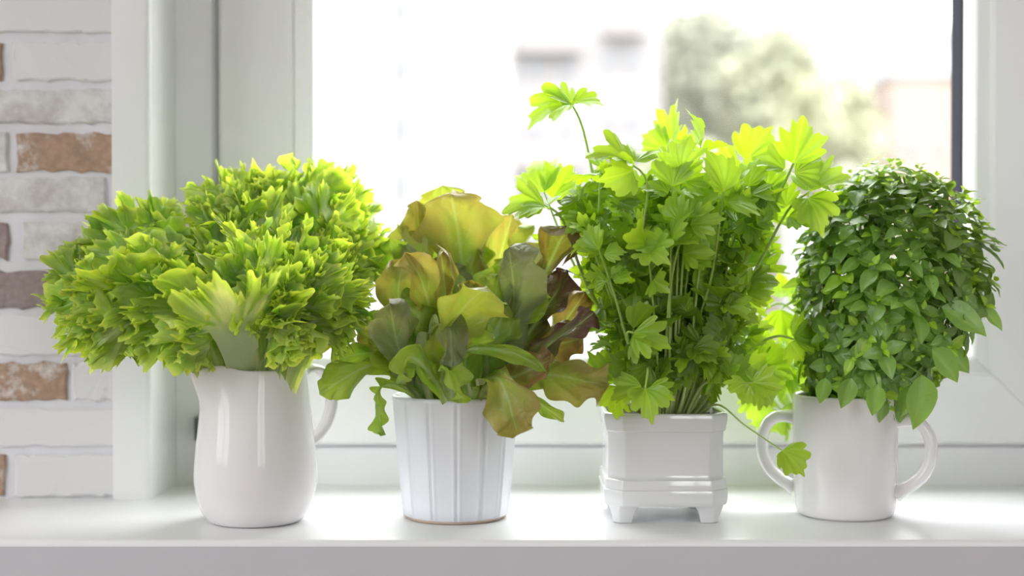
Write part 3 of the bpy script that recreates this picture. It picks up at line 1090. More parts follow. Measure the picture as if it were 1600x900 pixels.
# ---- red oak-leaf lettuce
OAK_T = np.array([0, 0.15, 0.28, 0.38, 0.46, 0.53, 0.60, 0.67, 0.74, 0.80, 0.85, 0.90, 0.95, 0.985, 1.0])
OAK_W = np.array([0.16, 0.17, 0.25, 0.46, 0.64, 0.58, 0.34, 0.52, 0.92, 0.98, 0.64, 0.50, 0.58, 0.52, 0.0])
OAK_S = np.array([0.16, 0.20, 0.30, 0.40, 0.48, 0.56, 0.64, 0.74, 0.86, 0.94, 0.96, 0.90, 0.74, 0.46, 0.0])
GREENP = (0.60, 0.70, 0.42)
OAKC = {
    'green': ((0.30, 0.50, 0.06), (0.36, 0.50, 0.08)),
    'bronze': ((0.28, 0.48, 0.06), (0.42, 0.36, 0.12)),
    'yellow': ((0.36, 0.55, 0.06), (0.47, 0.50, 0.12)),
    'brown': ((0.24, 0.34, 0.05), (0.30, 0.19, 0.08)),
    'dark': ((0.15, 0.23, 0.04), (0.13, 0.065, 0.055)),
    'dusty': ((0.26, 0.38, 0.13), (0.31, 0.33, 0.18)),
}


def oak_leaf(pts, N0, width, seed, parent, kind='green', lobe=0.7, wave=1.0, fold=0.0, curl=0.0, twist=0.0):
    rg = np.random.default_rng(seed)
    nu, nv = 29, 64
    u = np.linspace(-1, 1, nu)
    t = 1 - (1 - np.linspace(0, 1, nv)) ** 1.5
    U, T = np.meshgrid(u, t)
    lobe = min(1.0, lobe + 0.35)
    roll = rg.normal(0, 0.35, 2)
    twist = twist + rg.normal(0, 0.35)
    L = np.sum(np.linalg.norm(np.diff(np.array(pts), axis=0), axis=1))
    side = []
    for s in (0, 1):
        w_ = OAK_W * lobe + OAK_S * (1 - lobe)
        w_ = w_ * (1 + rg.normal(0, 0.07, len(w_)))
        w_[-1] = 0
        tt = OAK_T + rg.normal(0, 0.012, len(OAK_T)) * (OAK_T > 0.2) * (OAK_T < 0.95)
        # smooth interpolation
        fine = np.linspace(0, 1, 400)
        wf = np.interp(fine, np.sort(tt), w_)
        ker = np.exp(-(np.arange(-12, 13) / 5.0) ** 2)
        ker /= ker.sum()
        tail = np.sqrt(np.clip(1 - (1 - np.clip((1 - fine) / 0.06, 0, 1)) ** 2, 0, 1))
        wf = np.convolve(np.pad(wf, 12, mode='edge'), ker, 'valid')
        wf = wf * tail
        side.append(np.interp(t, fine, wf))
    W = np.where(U < 0, side[0][:, None], side[1][:, None]) * width
    X = U * W
    Y = T + 0.085 * np.abs(U) ** 1.6 * lobe * sm(0.2, 0.6, T) * (1 - sm(0.85, 1, T))
    edge = np.abs(U) ** 2
    p = rg.random(6) * 6.28
    off = wave * 0.0062 * edge * np.sin(T * 17 + p[0] + np.sign(U) * p[1]) * sm(0.2, 0.5, T)
    off += wave * 0.0040 * edge ** 1.5 * np.sin(T * 38 + p[2] + np.sign(U) * p[3]) * sm(0.25, 0.6, T)
    off += wave * 0.0026 * np.sin(X * 240 + p[4]) * np.sin(T * 13 + p[5]) * sm(0.2, 0.5, T)
    # puffed blade between the side veins
    vq = (T * 8 - np.abs(U) * 1.6) % 1.0
    off += 0.0009 * np.sin(PI * vq) * sm(0.04, 0.3, np.abs(U)) * sm(0.2, 0.4, T)
    off += fold * np.abs(X)
    off += np.where(U < 0, roll[0], roll[1]) * width * sm(0.45, 1.0, np.abs(U)) * sm(0.25, 0.6, T)
    off += 0.16 * width * sm(0.86, 1.0, T) * rg.normal(0, 1.5)
    off += curl * width * sm(0.55, 1.0, np.abs(U)) * sm(0.3, 0.7, T)
    off += 0.0013 * np.exp(-(X / 0.0022) ** 2) * (1 - T)
    V, _ = curve_map(pts, N0, X, Y, off, twist)
    c0, c1 = OAKC[kind]
    tone = sm(0.25, 0.92, T * 0.75 + np.abs(U) * 0.28 + 0.06 * np.sin(T * 22 + U * 7 + p[0]))
    c = lerp(c0, c1, tone)
    rim = sm(0.86, 1.0, np.maximum(np.abs(U), T)) * 0.35
    c = c * (1 - rim[..., None]) + np.array(c1) * 0.75 * rim[..., None]
    vein = np.exp(-((vq - 0.02) / 0.05) ** 2) * 0.22 * sm(0.1, 0.25, T) * (1 - np.abs(U))
    midr = np.exp(-(X / (0.0024 * (1.12 - T))) ** 2) * (1 - 0.7 * T)
    pale = np.clip(np.maximum(vein, midr) + (1 - sm(0.0, 0.30, T)) * 0.75, 0, 0.95)
    c = c * (1 - pale[..., None]) + np.array(GREENP) * pale[..., None]
    base = np.asarray(pts[0])
    o = link('leaf', mesh_np('red_lettuce_leaf', (V - base).reshape(-1, 3), grid_faces(nu, nv), M['oak'], True, c.reshape(-1, 3)), parent)
    o.location = Vector(base) - parent.location
    return o


ol = empty('red_leaf_lettuce', (flu.location.x, flu.location.y, sz))
tag(ol, 'bronze and green oak-leaf lettuce with smooth lobed leaves, standing in the fluted white pot', 'lettuce')
fc = np.array([flu.location.x, flu.location.y, 0.0])


def oak_to(path, width_px, kind, seed, facing=(0, -1, 0.15), **kw):
    """path: photo points (px, py, D) after the start inside the pot"""
    pts = [Pn(*p) for p in path]
    d = pts[0] - fc
    ang = math.atan2(d[1], d[0])
    rad = min(math.hypot(d[0], d[1]) * 0.5, 0.028)
    b = fc + np.array([rad * math.cos(ang), rad * math.sin(ang), sz + 0.001])
    return oak_leaf([b] + pts, facing, width_px * 0.5 * (path[-1][2] / FPX), seed, ol, kind, **kw)


# (path), full width px, colour, seed, options
oak_to([(700, 590, 1.18), (700, 420, 1.21), (690, 288, 1.20)], 120, 'yellow', 1, lobe=0.55, wave=0.8)
oak_to([(715, 590, 1.16), (722, 420, 1.18), (705, 303, 1.155)], 150, 'bronze', 2, lobe=0.5, wave=0.9)
oak_to([(672, 590, 1.17), (660, 430, 1.19), (652, 312, 1.19)], 70, 'bronze', 3, fold=0.7)
oak_to([(665, 590, 1.15), (640, 440, 1.16), (632, 345, 1.17)], 64, 'yellow', 4, fold=0.5)
oak_to([(745, 590, 1.18), (775, 430, 1.21), (800, 335, 1.20)], 84, 'bronze', 5, lobe=0.4, fold=0.3)
oak_to([(730, 590, 1.19), (745, 430, 1.22), (745, 325, 1.21)], 90, 'green', 6, lobe=0.5)
oak_to([(775, 580, 1.15), (845, 440, 1.16), (885, 362, 1.13), (905, 385, 1.10)], 80, 'brown', 7, curl=0.5)
oak_to([(775, 590, 1.12), (800, 480, 1.10), (800, 385, 1.085)], 112, 'dusty', 8, lobe=0.25, wave=0.7, facing=(-0.15, -1, 0.1))
oak_to([(785, 590, 1.14), (840, 500, 1.13), (893, 425, 1.12)], 100, 'dark', 9, lobe=0.35, facing=(-0.3, -1, 0.3))
oak_to([(795, 600, 1.11), (860, 540, 1.09), (930, 490, 1.09)], 64, 'dark', 10, fold=0.5, lobe=0.3, facing=(-0.3, -1, 0.6))
oak_to([(700, 600, 1.10), (700, 520, 1.06), (755, 440, 1.035)], 130, 'yellow', 11, lobe=1.0, wave=0.8, facing=(0.1, -1, 0.25))
oak_to([(690, 590, 1.12), (672, 480, 1.09), (640, 395, 1.075)], 76, 'bronze', 12, lobe=0.4, curl=0.25, facing=(0.3, -1, 0.2))
oak_to([(700, 590, 1.12), (696, 480, 1.085), (692, 390, 1.07)], 52, 'bronze', 13, lobe=0.3, fold=0.6)
oak_to([(645, 600, 1.12), (622, 540, 1.08), (608, 470, 1.065)], 84, 'dusty', 14, lobe=0.2, wave=0.6, facing=(0.35, -1, 0.2))
oak_to([(668, 605, 1.10), (672, 520, 1.07), (702, 515, 1.05), (705, 575, 1.045)], 60, 'dusty', 15, lobe=0.5, facing=(0.2, -1, 0.2))
oak_to([(640, 600, 1.13), (585, 570, 1.10), (500, 615, 1.08)], 66, 'green', 16, lobe=0.7, facing=(0.2, -0.8, 0.8))
oak_to([(645, 600, 1.14), (590, 555, 1.12), (522, 560, 1.11)], 50, 'green', 17, lobe=0.4, facing=(0.2, -0.9, 0.6))
oak_to([(640, 615, 1.12), (600, 600, 1.09), (588, 625, 1.08), (602, 680, 1.08)], 22, 'green', 18, lobe=0.3, facing=(0.2, -1, 0.3))
oak_to([(745, 605, 1.10), (775, 590, 1.06), (795, 625, 1.045), (806, 682, 1.045)], 92, 'bronze', 19, lobe=1.0, wave=0.5, facing=(-0.05, -0.5, 1))
oak_to([(775, 605, 1.12), (850, 585, 1.09), (950, 605, 1.07)], 86, 'bronze', 20, lobe=0.4, facing=(-0.2, -0.9, 0.6))
oak_to([(755, 610, 1.10), (810, 585, 1.07), (868, 560, 1.065)], 70, 'brown', 21, lobe=0.4, facing=(-0.1, -1, 0.5))
oak_to([(690, 600, 1.10), (730, 548, 1.05), (800, 552, 1.04), (852, 580, 1.045)], 26, 'green', 22, lobe=0.2, facing=(0, -0.5, 1))
oak_to([(770, 615, 1.12), (825, 618, 1.09), (880, 660, 1.08)], 24, 'green', 23, lobe=0.2, facing=(0, -0.7, 0.8))
oak_to([(690, 610, 1.09), (650, 560, 1.06), (632, 560, 1.05), (630, 600, 1.05)], 60, 'green', 24, lobe=0.3, facing=(0.2, -1, 0.5))
oak_to([(705, 615, 1.09), (700, 575, 1.055), (712, 590, 1.045), (716, 630, 1.045)], 56, 'green', 25, lobe=0.5, facing=(0, -0.7, 0.9))
oak_to([(735, 615, 1.10), (728, 560, 1.07), (770, 520, 1.06)], 70, 'green', 26, lobe=0.5)
oak_to([(660, 605, 1.12), (590, 530, 1.13), (560, 495, 1.13)], 70, 'bronze', 27, lobe=0.6)
oak_to([(800, 600, 1.14), (870, 520, 1.16), (915, 455, 1.16)], 70, 'brown', 28, lobe=0.5)
oak_to([(770, 600, 1.15), (815, 450, 1.17), (845, 380, 1.17)], 80, 'bronze', 29, lobe=0.6)
oak_to([(655, 595, 1.12), (625, 480, 1.11), (628, 405, 1.10)], 70, 'bronze', 30, lobe=0.5)
oak_to([(790, 600, 1.12), (850, 545, 1.13), (915, 530, 1.12)], 80, 'brown', 31, lobe=0.5, facing=(-0.2, -1, 0.4))
oak_to([(765, 600, 1.13), (800, 500, 1.12), (850, 445, 1.11)], 80, 'green', 32, lobe=0.6)
oak_to([(660, 600, 1.13), (600, 545, 1.10), (575, 530, 1.10)], 66, 'green', 33, lobe=0.5, facing=(0.2, -1, 0.4))
oak_to([(760, 590, 1.17), (805, 430, 1.19), (825, 350, 1.19)], 80, 'yellow', 34, lobe=0.6)
for k in range(24):                         # the crowd of upright leaves in the heart
    rg = np.random.default_rng(500 + k)
    px = rg.uniform(610, 830)
    top = rg.uniform(370, 520)
    D = rg.uniform(1.09, 1.2)
    bx_ = 712 + (px - 712) * 0.55
    oak_to([(bx_, 600, 1.151 + (D - 1.151) * 0.5), ((bx_ + px) / 2 + rg.normal(0, 8), (600 + top) / 2, D), (px, top, D)], rg.uniform(60, 95),
           ['green', 'green', 'bronze', 'dusty'][k % 4], 600 + k, lobe=rg.uniform(0.3, 0.8), facing=(rg.normal(0, 0.4), -1, rg.normal(0.2, 0.3)))

# ---- celery


def tube_np(pts, r0, r1, c0, c1, n=7, k=18, ridged=0.12):
    q = np.array(smoothpts(pts, max(3, k // (len(pts) - 1))))
    m = len(q)
    tan = np.gradient(q, axis=0)
    tan /= np.linalg.norm(tan, axis=1)[:, None]
    ref = np.array([0.3, -1, 0.1])
    s = np.cross(tan, ref)
    s /= np.linalg.norm(s, axis=1)[:, None]
    b = np.cross(tan, s)
    t = np.linspace(0, 1, m)
    rad = (r0 + (r1 - r0) * t)[:, None]
    a = np.arange(n) * 2 * PI / n
    ra = rad * (1 + ridged * np.cos(a * 3))[None, :]
    V = q[:, None, :] + ra[..., None] * (s[:, None, :] * np.cos(a)[None, :, None] + b[:, None, :] * np.sin(a)[None, :, None])
    c = np.repeat(lerp(c0, c1, t)[:, None, :], n, 1)
    return V.reshape(-1, 3), grid_faces(n, m, True), c.reshape(-1, 3), q, tan


CEL_A, CEL_B = (0.31, 0.53, 0.04), (0.45, 0.66, 0.08)


def leaflet_mesh(seed, deep=0.5):
    """one three-lobed, toothed leaflet of unit length, base at the origin, growing along +y, upper face +z"""
    rg = np.random.default_rng(seed)
    nu, nv = 57, 9
    u = np.linspace(-1, 1, nu)
    r_ = np.linspace(0, 1, nv)
    U, R = np.meshgrid(u, r_)
    th = U * 1.36
    env = np.interp(np.abs(u) * 1.36, [0, 0.22, 0.5, 0.8, 1.05, 1.25, 1.36], [1.0, 0.98, 0.93, 0.84, 0.66, 0.40, 0.2])
    notch = np.exp(-((np.abs(u + rg.normal(0, 0.015)) * 1.36 - 0.36) / 0.075) ** 2) * deep
    notch += np.exp(-((np.abs(u + rg.normal(0, 0.02)) * 1.36 - 0.80) / 0.06) ** 2) * deep * 0.55
    teeth = 0.085 * np.cos(u * 1.36 * 19) + 0.025 * np.cos(u * 47 + rg.random() * 6)
    out = env * (1 - notch) * (1 + teeth) + 0.0
    Re = R * (R * out[None, :] + (1 - R) * env[None, :] * 0.85)
    X = Re * np.sin(th) * 0.92
    Y = Re * np.cos(th)
    fold = rg.uniform(-0.1, 0.55)
    droop = rg.uniform(0.0, 0.9)
    Z = fold * np.abs(X) - droop * Y ** 2 * 0.7 + 0.07 * R ** 2 * np.sin(U * 7 + rg.random() * 6) + 0.02 * R * np.cos(U * 1.36 * 17)
    Z += rg.normal(0, 0.12) * X * Y * 2
    Y = Y - droop * 0.25 * Y ** 2
    vein = np.exp(-(X / 0.022) ** 2) * 0.6 + 0.3 * np.exp(-((np.abs(th) - 0.62) / 0.06) ** 2) * (1 - R * 0.5)
    c = lerp(CEL_A, CEL_B, np.clip(R ** 2 * 0.5 + vein, 0, 1))
    return mesh_np('celery_leaflet', np.stack([X, Y, Z], -1).reshape(-1, 3), grid_faces(nu, nv), M['celery'], True, c.reshape(-1, 3))


LEAFLETS = [leaflet_mesh(40 + k, [0.18, 0.28, 0.38][k % 3]) for k in range(12)]
cel = empty('celery_plant', (pla.location.x, pla.location.y, 0.080))
tag(cel, 'tall bright green leaf celery on thin pale stalks, growing in the square footed planter', 'celery')
pc = np.array([pla.location.x, pla.location.y, 0.0])
n_leaflet = 0


def orient(d, up):
    """rotation with +y along d and +z near up"""
    d = Vector(d).normalized()
    up = Vector(up)
    z = (up - d * up.dot(d))
    if z.length < 1e-4:
        z = Vector((0, 0, 1)) - d * d.z
    z.normalize()
    x = d.cross(z)
    return Matrix((x, d, z)).transposed().to_quaternion()


def put_leaflet(parent, pos, d, up, size, var):
    global n_leaflet
    n_leaflet += 1
    o = link('leaflet', LEAFLETS[var % len(LEAFLETS)], parent)
    o.location = Vector(pos) - cel.location
    o.rotation_mode = 'QUATERNION'
    o.rotation_quaternion = orient(d, up)
    o.scale = (size, size, size)
    return o


def stalk_to(path, size, seed, n=3, spread=0.9, up=None, r0=0.0017, pale=0.5, base=None, heads=None):
    """a leaf stalk from the soil to path[-1], carrying leaflets at its head"""
    rg = np.random.default_rng(seed)
    pts = [Pn(*p) for p in path]
    if base is None:
        d = pts[0] - pc
        b = pc + np.array([np.clip(d[0] * 0.55, -0.036, 0.036), np.clip(d[1] * 0.55, -0.036, 0.036), 0.079])
    else:
        b = pc + np.array(base)
    pts = [b] + pts
    V, F, c, q, tan = tube_np(pts, r0, r0 * 0.42, (0.66, 0.76, 0.36), (0.42, 0.64, 0.10))
    st = link('stalk', mesh_np('celery_stalk', V - np.array(cel.location), F, M['stalk'], True, c), cel)
    end, T = Vector(q[-1]), Vector(tan[-1])
    view = Vector((0, -1, 0.25))
    upv = Vector(up) if up is not None else Vector((rg.normal(0, 0.5), -0.55 + rg.normal(0, 0.5), 0.9))
    side = T.cross(upv)
    if side.length < 0.05:
        side = Vector((1, 0, 0))
    side.normalize()
    if heads:
        for (hx_, hy_, hD, hs) in heads:
            dv = P(hx_, hy_, hD) - end
            put_leaflet(st, end, dv, upv, dv.length * hs, seed)
            seed += 1
        return st
    jit = lambda q: Vector(rg.normal(0, q, 3))
    put_leaflet(st, end, T + jit(0.2), upv + jit(0.3), size, seed)
    if n >= 3:
        i = int(len(q) * 0.90)
        for s_ in (-1, 1):
            d = T * (1 - spread * 0.55) + side * s_ * spread + jit(0.25)
            put_leaflet(st, Vector(q[i]) + side * s_ * size * 0.12, d, upv + jit(0.45), size * rg.uniform(0.7, 0.95), seed + 2 + s_)
    if n >= 5:
        i = int(len(q) * 0.76)
        for s_ in (-1, 1):
            put_leaflet(st, Vector(q[i]) + side * s_ * size * 0.15, Vector(tan[i]) * 0.4 + side * s_ + jit(0.3), upv + jit(0.5), size * rg.uniform(0.6, 0.85), seed + 5 + s_)
    return st


S = 0.0005
# the ones the photo singles out
stalk_to([(1010, 560, 1.15), (940, 330, 1.16), (912, 205, 1.14), (894, 164, 1.13)], 0.030, 1, 3, 1.3, up=(0.0, -0.55, 1), heads=[(828, 160, 1.11, 1.05), (850, 138, 1.14, 1.0), (936, 150, 1.12, 1.1)])
stalk_to([(1030, 560, 1.17), (1046, 350, 1.2), (1050, 220, 1.2)], 0.034, 2, 3, 0.9, up=(0, -1, 0.2))
stalk_to([(1060, 560, 1.17), (1120, 400, 1.2), (1165, 250, 1.2)], 0.036, 3, 3, 0.9, up=(0, -1, 0.3))
stalk_to([(1080, 560, 1.14), (1180, 380, 1.12), (1240, 255, 1.1)], 0.036, 4, 3, 1.0, up=(-0.1, -1, 0.4), r0=0.0022)
stalk_to([(1010, 560, 1.12), (1000, 400, 1.1), (1012, 290, 1.08), (985, 255, 1.07)], 0.036, 5, 3, 1.0, up=(0, -0.8, 0.6))
stalk_to([(990, 560, 1.13), (940, 400, 1.12), (938, 260, 1.11)], 0.034, 6, 5, 1.1, up=(-0.2, -0.4, 1))
stalk_to([(980, 560, 1.16), (900, 420, 1.18), (850, 300, 1.18)], 0.036, 7, 5, 1.0, up=(0, -1, 0.4))
stalk_to([(985, 570, 1.14), (915, 440, 1.13), (880, 345, 1.12), (850, 320, 1.12)], 0.034, 8, 3, 1.0, up=(0, -0.4, 1))
stalk_to([(1070, 560, 1.12), (1110, 440, 1.09), (1130, 300, 1.07)], 0.034, 9, 3, 1.0, up=(0, -0.9, 0.6))
stalk_to([(1085, 570, 1.14), (1170, 440, 1.13), (1230, 330, 1.11), (1265, 300, 1.1)], 0.036, 10, 5, 1.0, up=(0, -0.8, 0.7))
stalk_to([(1040, 560, 1.1), (1050, 430, 1.075), (1075, 340, 1.06)], 0.030, 11, 5, 1.0, up=(0, -1, 0.5))
stalk_to([(1030, 560, 1.13), (1075, 330, 1.13), (1095, 230, 1.12)], 0.032, 12, 5, 1.0, up=(0.2, -0.5, 1))
stalk_to([(1000, 610, 1.10), (1012, 575, 1.085), (1008, 608, 1.075)], 0.028, 13, 3, 1.0, up=(0, -1, 0.3))
stalk_to([(1000, 590, 1.11), (980, 525, 1.08), (990, 520, 1.075)], 0.030, 14, 3, 1.0, up=(0, -1, 0.4))
stalk_to([(1120, 632, 1.12), (1165, 665, 1.105), (1222, 704, 1.095)], 0.026, 15, 1, up=(0.2, -1, 0.2), r0=0.0010)
stalk_to([(1090, 600, 1.15), (1180, 540, 1.15), (1215, 525, 1.14), (1240, 530, 1.14)], 0.028, 16, 3, up=(0, -1, 0.5))
stalk_to([(1100, 600, 1.17), (1190, 560, 1.19), (1230, 580, 1.2)], 0.032, 17, 5, up=(0, -1, 0.5))
stalk_to([(1095, 610, 1.19), (1170, 590, 1.24), (1220, 640, 1.26)], 0.036, 18, 5, up=(0, -1, 0.5))
stalk_to([(1095, 600, 1.2), (1190, 520, 1.25), (1250, 560, 1.27)], 0.038, 19, 5, up=(0, -1, 0.5))
stalk_to([(1095, 600, 1.2), (1200, 480, 1.24), (1245, 490, 1.26)], 0.038, 20, 5, up=(0, -1, 0.5))
stalk_to([(1080, 590, 1.12), (1140, 560, 1.10), (1185, 600, 1.095)], 0.024, 24, 3, up=(0, -1, 0.5))
# the crowd
rgc = np.random.default_rng(77)
k = 0
while n_leaflet < 292:
    k += 1
    px = rgc.uniform(915, 1235)
    tmin = 255 + 0.25 * abs(px - 1090)
    py = rgc.uniform(tmin, 600) if k % 3 else rgc.uniform(tmin, 380)
    D = rgc.uniform(1.06, 1.22)
    bxp = 1043 + (px - 1043) * 0.42
    mx_, my_ = bxp + (px - bxp) * 0.55, 600 - (600 - py) * 0.6
    bd = 1.16 + (D - 1.16) * 0.6
    stalk_to([(bxp, 600, bd), (mx_, my_, (bd + D) / 2), (px, py, D)], rgc.uniform(0.020, 0.034), 200 + k, 5 if rgc.random() < 0.6 else 3, rgc.uniform(0.8, 1.2),
             up=(rgc.normal(0, 0.5), -0.8, rgc.uniform(0.0, 1.1)), r0=rgc.uniform(0.0012, 0.0019))
for k in range(26):                          # bare stalk bases crowding the rim
    px = rgc.uniform(960, 1125)
    stalk_to([(px, 610, rgc.uniform(1.12, 1.19)), (px + (px - 1043) * 0.5 + rgc.normal(0, 14), rgc.uniform(430, 520), rgc.uniform(1.1, 1.2))], 0.016, 900 + k, 0 if n_leaflet >= 298 else 1, r0=rgc.uniform(0.0014, 0.0022))

# the smaller leaflets deep in the clump, past counting
LV = []
for m_ in LEAFLETS:
    a = np.empty(len(m_.vertices) * 3, dtype=np.float32)
    m_.vertices.foreach_get('co', a)
    c_ = np.empty(len(m_.vertices) * 4, dtype=np.float32)
    m_.attributes['Col'].data.foreach_get('color', c_)
    LV.append((a.reshape(-1, 3), c_.reshape(-1, 4)[:, :3]))
fv, ff, fcol, nvv = [], [], [], 0
gf = grid_faces(57, 9)
for k in range(620):
    t = rgc.uniform(0.05, 0.95)
    px = 1050 + rgc.uniform(-1, 1) * (85 + 75 * t)
    py = 610 - 330 * t
    D = rgc.uniform(1.085, 1.23)
    a, c_ = LV[k % 12]
    sz2 = rgc.uniform(0.014, 0.026)
    Rm = np.array(orient(rgc.normal(size=3) + np.array([0, -0.3, 0.4]), rgc.normal(0, 0.6, 3) + np.array([0, -0.7, 0.5])).to_matrix())
    fv.append(a @ Rm.T * sz2 + Pn(px, py, D) - np.array(cel.location))
    ff.append(gf + nvv)
    fcol.append(c_ * np.array([0.8, 0.88, 0.8]) * rgc.uniform(0.65, 1.05))  # darkened in colour as shade inside the clump, plus random tone
    nvv += len(a)
o = link('foliage', mesh_np('celery_foliage', np.concatenate(fv), np.concatenate(ff), M['celery'], True, np.concatenate(fcol)), cel)
o['kind'] = 'stuff'

# ---- basil


def basil_mesh(seed, long=0.62):
    rg = np.random.default_rng(seed)
    nu, nv = 7, 9
    U, T = np.meshgrid(np.linspace(-1, 1, nu), np.linspace(0, 1, nv))
    W = 0.5 * long * np.sin(PI * np.clip(T, 0, 1) ** 0.78) ** 0.95 * (1 - 0.15 * T)
    W = np.maximum(W, 0.0)
    X = U * W
    fold = rg.uniform(0.1, 0.45)
    droop = rg.uniform(0.1, 0.45)
    Z = fold * np.abs(X) - droop * T ** 2 * 0.6 + 0.03 * np.sin(T * 9 + rg.random() * 6) * np.abs(U)
    Y = T - droop * 0.2 * T ** 2
    mid = np.exp(-(U / 0.25) ** 2)
    c = lerp((0.27, 0.50, 0.085), (0.44, 0.66, 0.20), mid * 0.55 + 0.12 * T)
    return np.stack([X, Y, Z], -1).reshape(-1, 3), grid_faces(nu, nv), c.reshape(-1, 3)


BAS = [basil_mesh(60 + k, [0.54, 0.60, 0.68][k % 3]) for k in range(9)]
BASM = [mesh_np('basil_leaf', v, f, M['basil'], True, c) for v, f, c in BAS]
BASY = [mesh_np('young_basil_leaf', v, f, M['basil'], True, np.clip(c * np.array([1.6, 1.45, 0.6]), 0, 1)) for v, f, c in BAS]
bas = empty('basil_plant', (mug.location.x, mug.location.y, 0.088))
tag(bas, 'dense dark green dome of small-leaved basil at the right, growing in the two-handled mug', 'basil')
mc = np.array([mug.location.x, mug.location.y, 0.0])
HH = [0.0, 0.10, 0.22, 0.40, 0.58, 0.75, 0.88, 0.96, 1.0]
CX = [1345, 1352, 1370, 1390, 1398, 1398, 1394, 1390, 1385]
RR = [62, 88, 118, 145, 150, 143, 108, 62, 15]


def dome(h, a, inset=1.0):
    """a point of the dome: h 0..1 upward, a azimuth (0 = toward the lens)"""
    py = 640 - h * 385
    cx, rr = np.interp(h, HH, CX), np.interp(h, HH, RR)
    D0 = 1.16 + 0.0 * h
    c = Pn(cx, py, D0)
    R_ = rr * D0 / FPX * inset
    return c + np.array([math.sin(a) * R_, -math.cos(a) * R_ * 0.85, 0])


def dome_n(h, a):
    e = 0.02
    p = dome(h, a)
    du = dome(min(1, h + e), a) - dome(max(0, h - e), a)
    da = dome(h, a + 0.05) - dome(h, a - 0.05)
    n = np.cross(da, du)
    return n / (np.linalg.norm(n) + 1e-9)


leaf_list = []     # (position, direction, up, size, mesh index, young)
rgb_ = np.random.default_rng(21)
nros = 0
ga = PI * (3 - math.sqrt(5))
for i in range(270):
    h = (i + 0.5) / 270
    h = 1 - (1 - h) ** 0.86 if h > 0.5 else h
    a = (i * ga) % (2 * PI)
    a = adiff(a, 0)
    if abs(a) > 2.3 and h < 0.85:
        continue
    inset = rgb_.uniform(0.82, 1.02)
    p = dome(h, a, inset)
    n = dome_n(h, a)
    up_ = 0.75 * sm(0.25, 0.7, h)
    ax = n * (0.85 - 0.3 * up_) + np.array([0, 0, 0.25 + up_]) + rgb_.normal(0, 0.22, 3)
    ax /= np.linalg.norm(ax)
    t1_ = np.cross(ax, rgb_.normal(size=3))
    t1_ /= np.linalg.norm(t1_)
    t2_ = np.cross(ax, t1_)
    sz_ = rgb_.uniform(0.015, 0.0225) * (1.0 + 0.25 * (1 - h))
    for lay, (lift, sc_) in enumerate(((0.12, 1.0), (0.35, 0.78), (0.9, 0.38))):
        for s in (-1, 1):
            t_ = t1_ if lay % 2 == 0 else t2_
            d = t_ * s + ax * lift
            if lay == 0:
                d = d + np.array([0, 0, -0.12])
            leaf_list.append((p + ax * 0.003 * (lay - 1), d, ax, sz_ * sc_ * rgb_.uniform(0.85, 1.15), int(rgb_.integers(0, 9)), lay == 2 and rgb_.random() < 0.7 or rgb_.random() < 0.07))
for i in range(1300):                         # leaves further in
    h = rgb_.uniform(0.03, 0.92)
    a = rgb_.uniform(-2.2, 2.2)
    p = dome(h, a, rgb_.uniform(0.25, 0.85))
    n = dome_n(h, a)
    d = rgb_.normal(size=3) + np.array([0, 0, -0.5])
    leaf_list.append((p, d, n + rgb_.normal(0, 0.4, 3), rgb_.uniform(0.014, 0.02), int(rgb_.integers(0, 9)), False))
BIG = [((1470, 480, 1.07), (1.0, -0.3, -0.55), (0.2, -1, 0.5), 0.042), ((1478, 455, 1.10), (1, 0, -0.25), (0.1, -1, 0.6), 0.040), ((1440, 585, 1.05), (-0.1, -0.1, -1), (0.2, -1, 0.2), 0.044),
       ((1455, 545, 1.07), (0.7, 0, -0.75), (0.1, -1, 0.4), 0.036), ((1470, 540, 1.09), (0.6, 0, -0.5), (0.0, -1, 0.4), 0.034), ((1425, 600, 1.06), (-0.3, 0, -1), (0, -1, 0.2), 0.028),
       ((1330, 590, 1.06), (-0.3, 0, -1), (0, -1, 0.3), 0.026), ((1370, 600, 1.055), (-0.1, 0, -1), (0, -1, 0.3), 0.026), ((1290, 590, 1.08), (-0.2, 0, -1), (0, -1, 0.3), 0.022)]
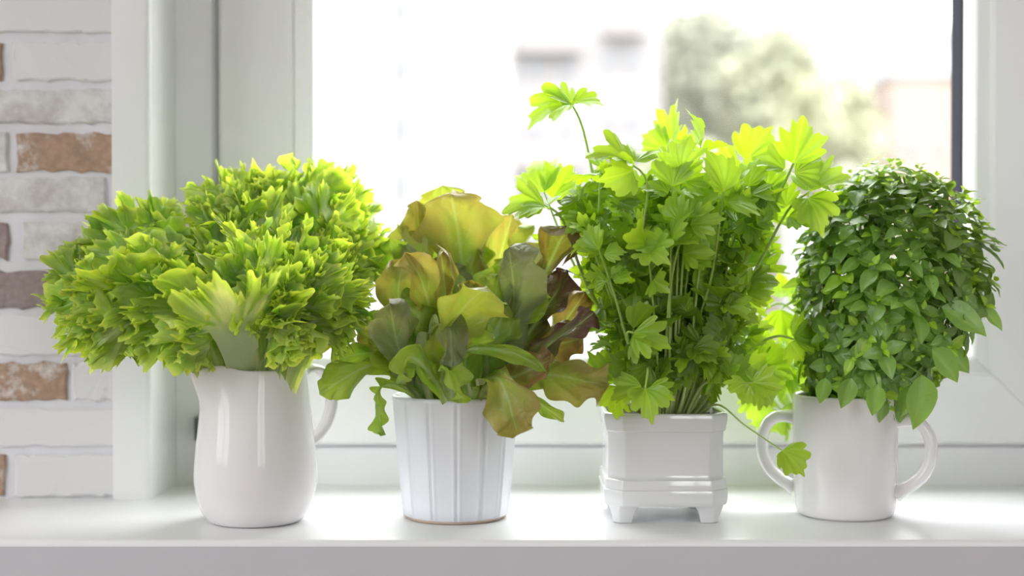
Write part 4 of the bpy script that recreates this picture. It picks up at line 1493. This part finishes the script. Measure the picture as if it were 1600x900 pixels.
for (pp, d, up, s) in BIG:
    pp = (pp[0], pp[1], pp[2] + 0.032)
    tip = Pn(*pp)
    leaf_list.append((tip, np.array(d, float), np.array(up, float), s * 1.03, 4, False))
    b = Pn(1355, pp[1] - 20, 1.155)              # its own stem out of the clump
    V, F, c, _, _ = tube_np([b, b * 0.45 + tip * 0.55 + np.array([0, 0, 0.006]), tip], 0.0012, 0.0007, (0.30, 0.38, 0.12), (0.18, 0.34, 0.06), 6, 10)
    link('stem', mesh_np('basil_stem', V - np.array(bas.location), F, M['stalk'], True, c), bas)
camv = np.array(CAM)
# the 300 that show largest are parts of their own, the rest one mass
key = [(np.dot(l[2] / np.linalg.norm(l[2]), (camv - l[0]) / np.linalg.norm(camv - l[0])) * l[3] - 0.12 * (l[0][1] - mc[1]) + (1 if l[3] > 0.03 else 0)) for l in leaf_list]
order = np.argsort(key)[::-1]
rest_v, rest_f, rest_c, nv_ = [], [], [], 0
for rank, idx in enumerate(order):
    p, d, up, s, mi, young = leaf_list[idx]
    q = orient(d, up)
    if rank < 298:
        o = link('leaf', (BASY if young else BASM)[mi], bas)
        o.location = Vector(p) - bas.location
        o.rotation_mode = 'QUATERNION'
        o.rotation_quaternion = q
        o.scale = (s, s, s)
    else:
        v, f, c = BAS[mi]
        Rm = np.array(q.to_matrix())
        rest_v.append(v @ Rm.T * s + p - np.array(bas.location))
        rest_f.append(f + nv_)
        rest_c.append(np.clip(c * np.array([1.6, 1.45, 0.6]), 0, 1) if young else c * 0.68)  # older leaves of the mass darkened in colour, as shade within the dome
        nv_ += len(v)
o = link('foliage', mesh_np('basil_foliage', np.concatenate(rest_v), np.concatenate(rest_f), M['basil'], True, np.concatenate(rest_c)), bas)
o['kind'] = 'stuff'
for k in range(22):
    a = rgb_.uniform(-PI, PI)
    h = rgb_.uniform(0.35, 0.9)
    tip = dome(h, a, 0.8)
    b = mc + np.array([rgb_.uniform(-0.02, 0.02), rgb_.uniform(-0.02, 0.02), 0.087])
    m_ = b * 0.5 + tip * 0.5 + np.array([0, 0, 0.015])
    V, F, c, _, _ = tube_np([b, b * 0.8 + m_ * 0.2 + np.array([0, 0, 0.008]), m_, tip], 0.0013, 0.0006, (0.30, 0.38, 0.12), (0.16, 0.30, 0.05), 6, 12)
    link('stem', mesh_np('basil_stem', V - np.array(bas.location), F, M['stalk'], True, c), bas)
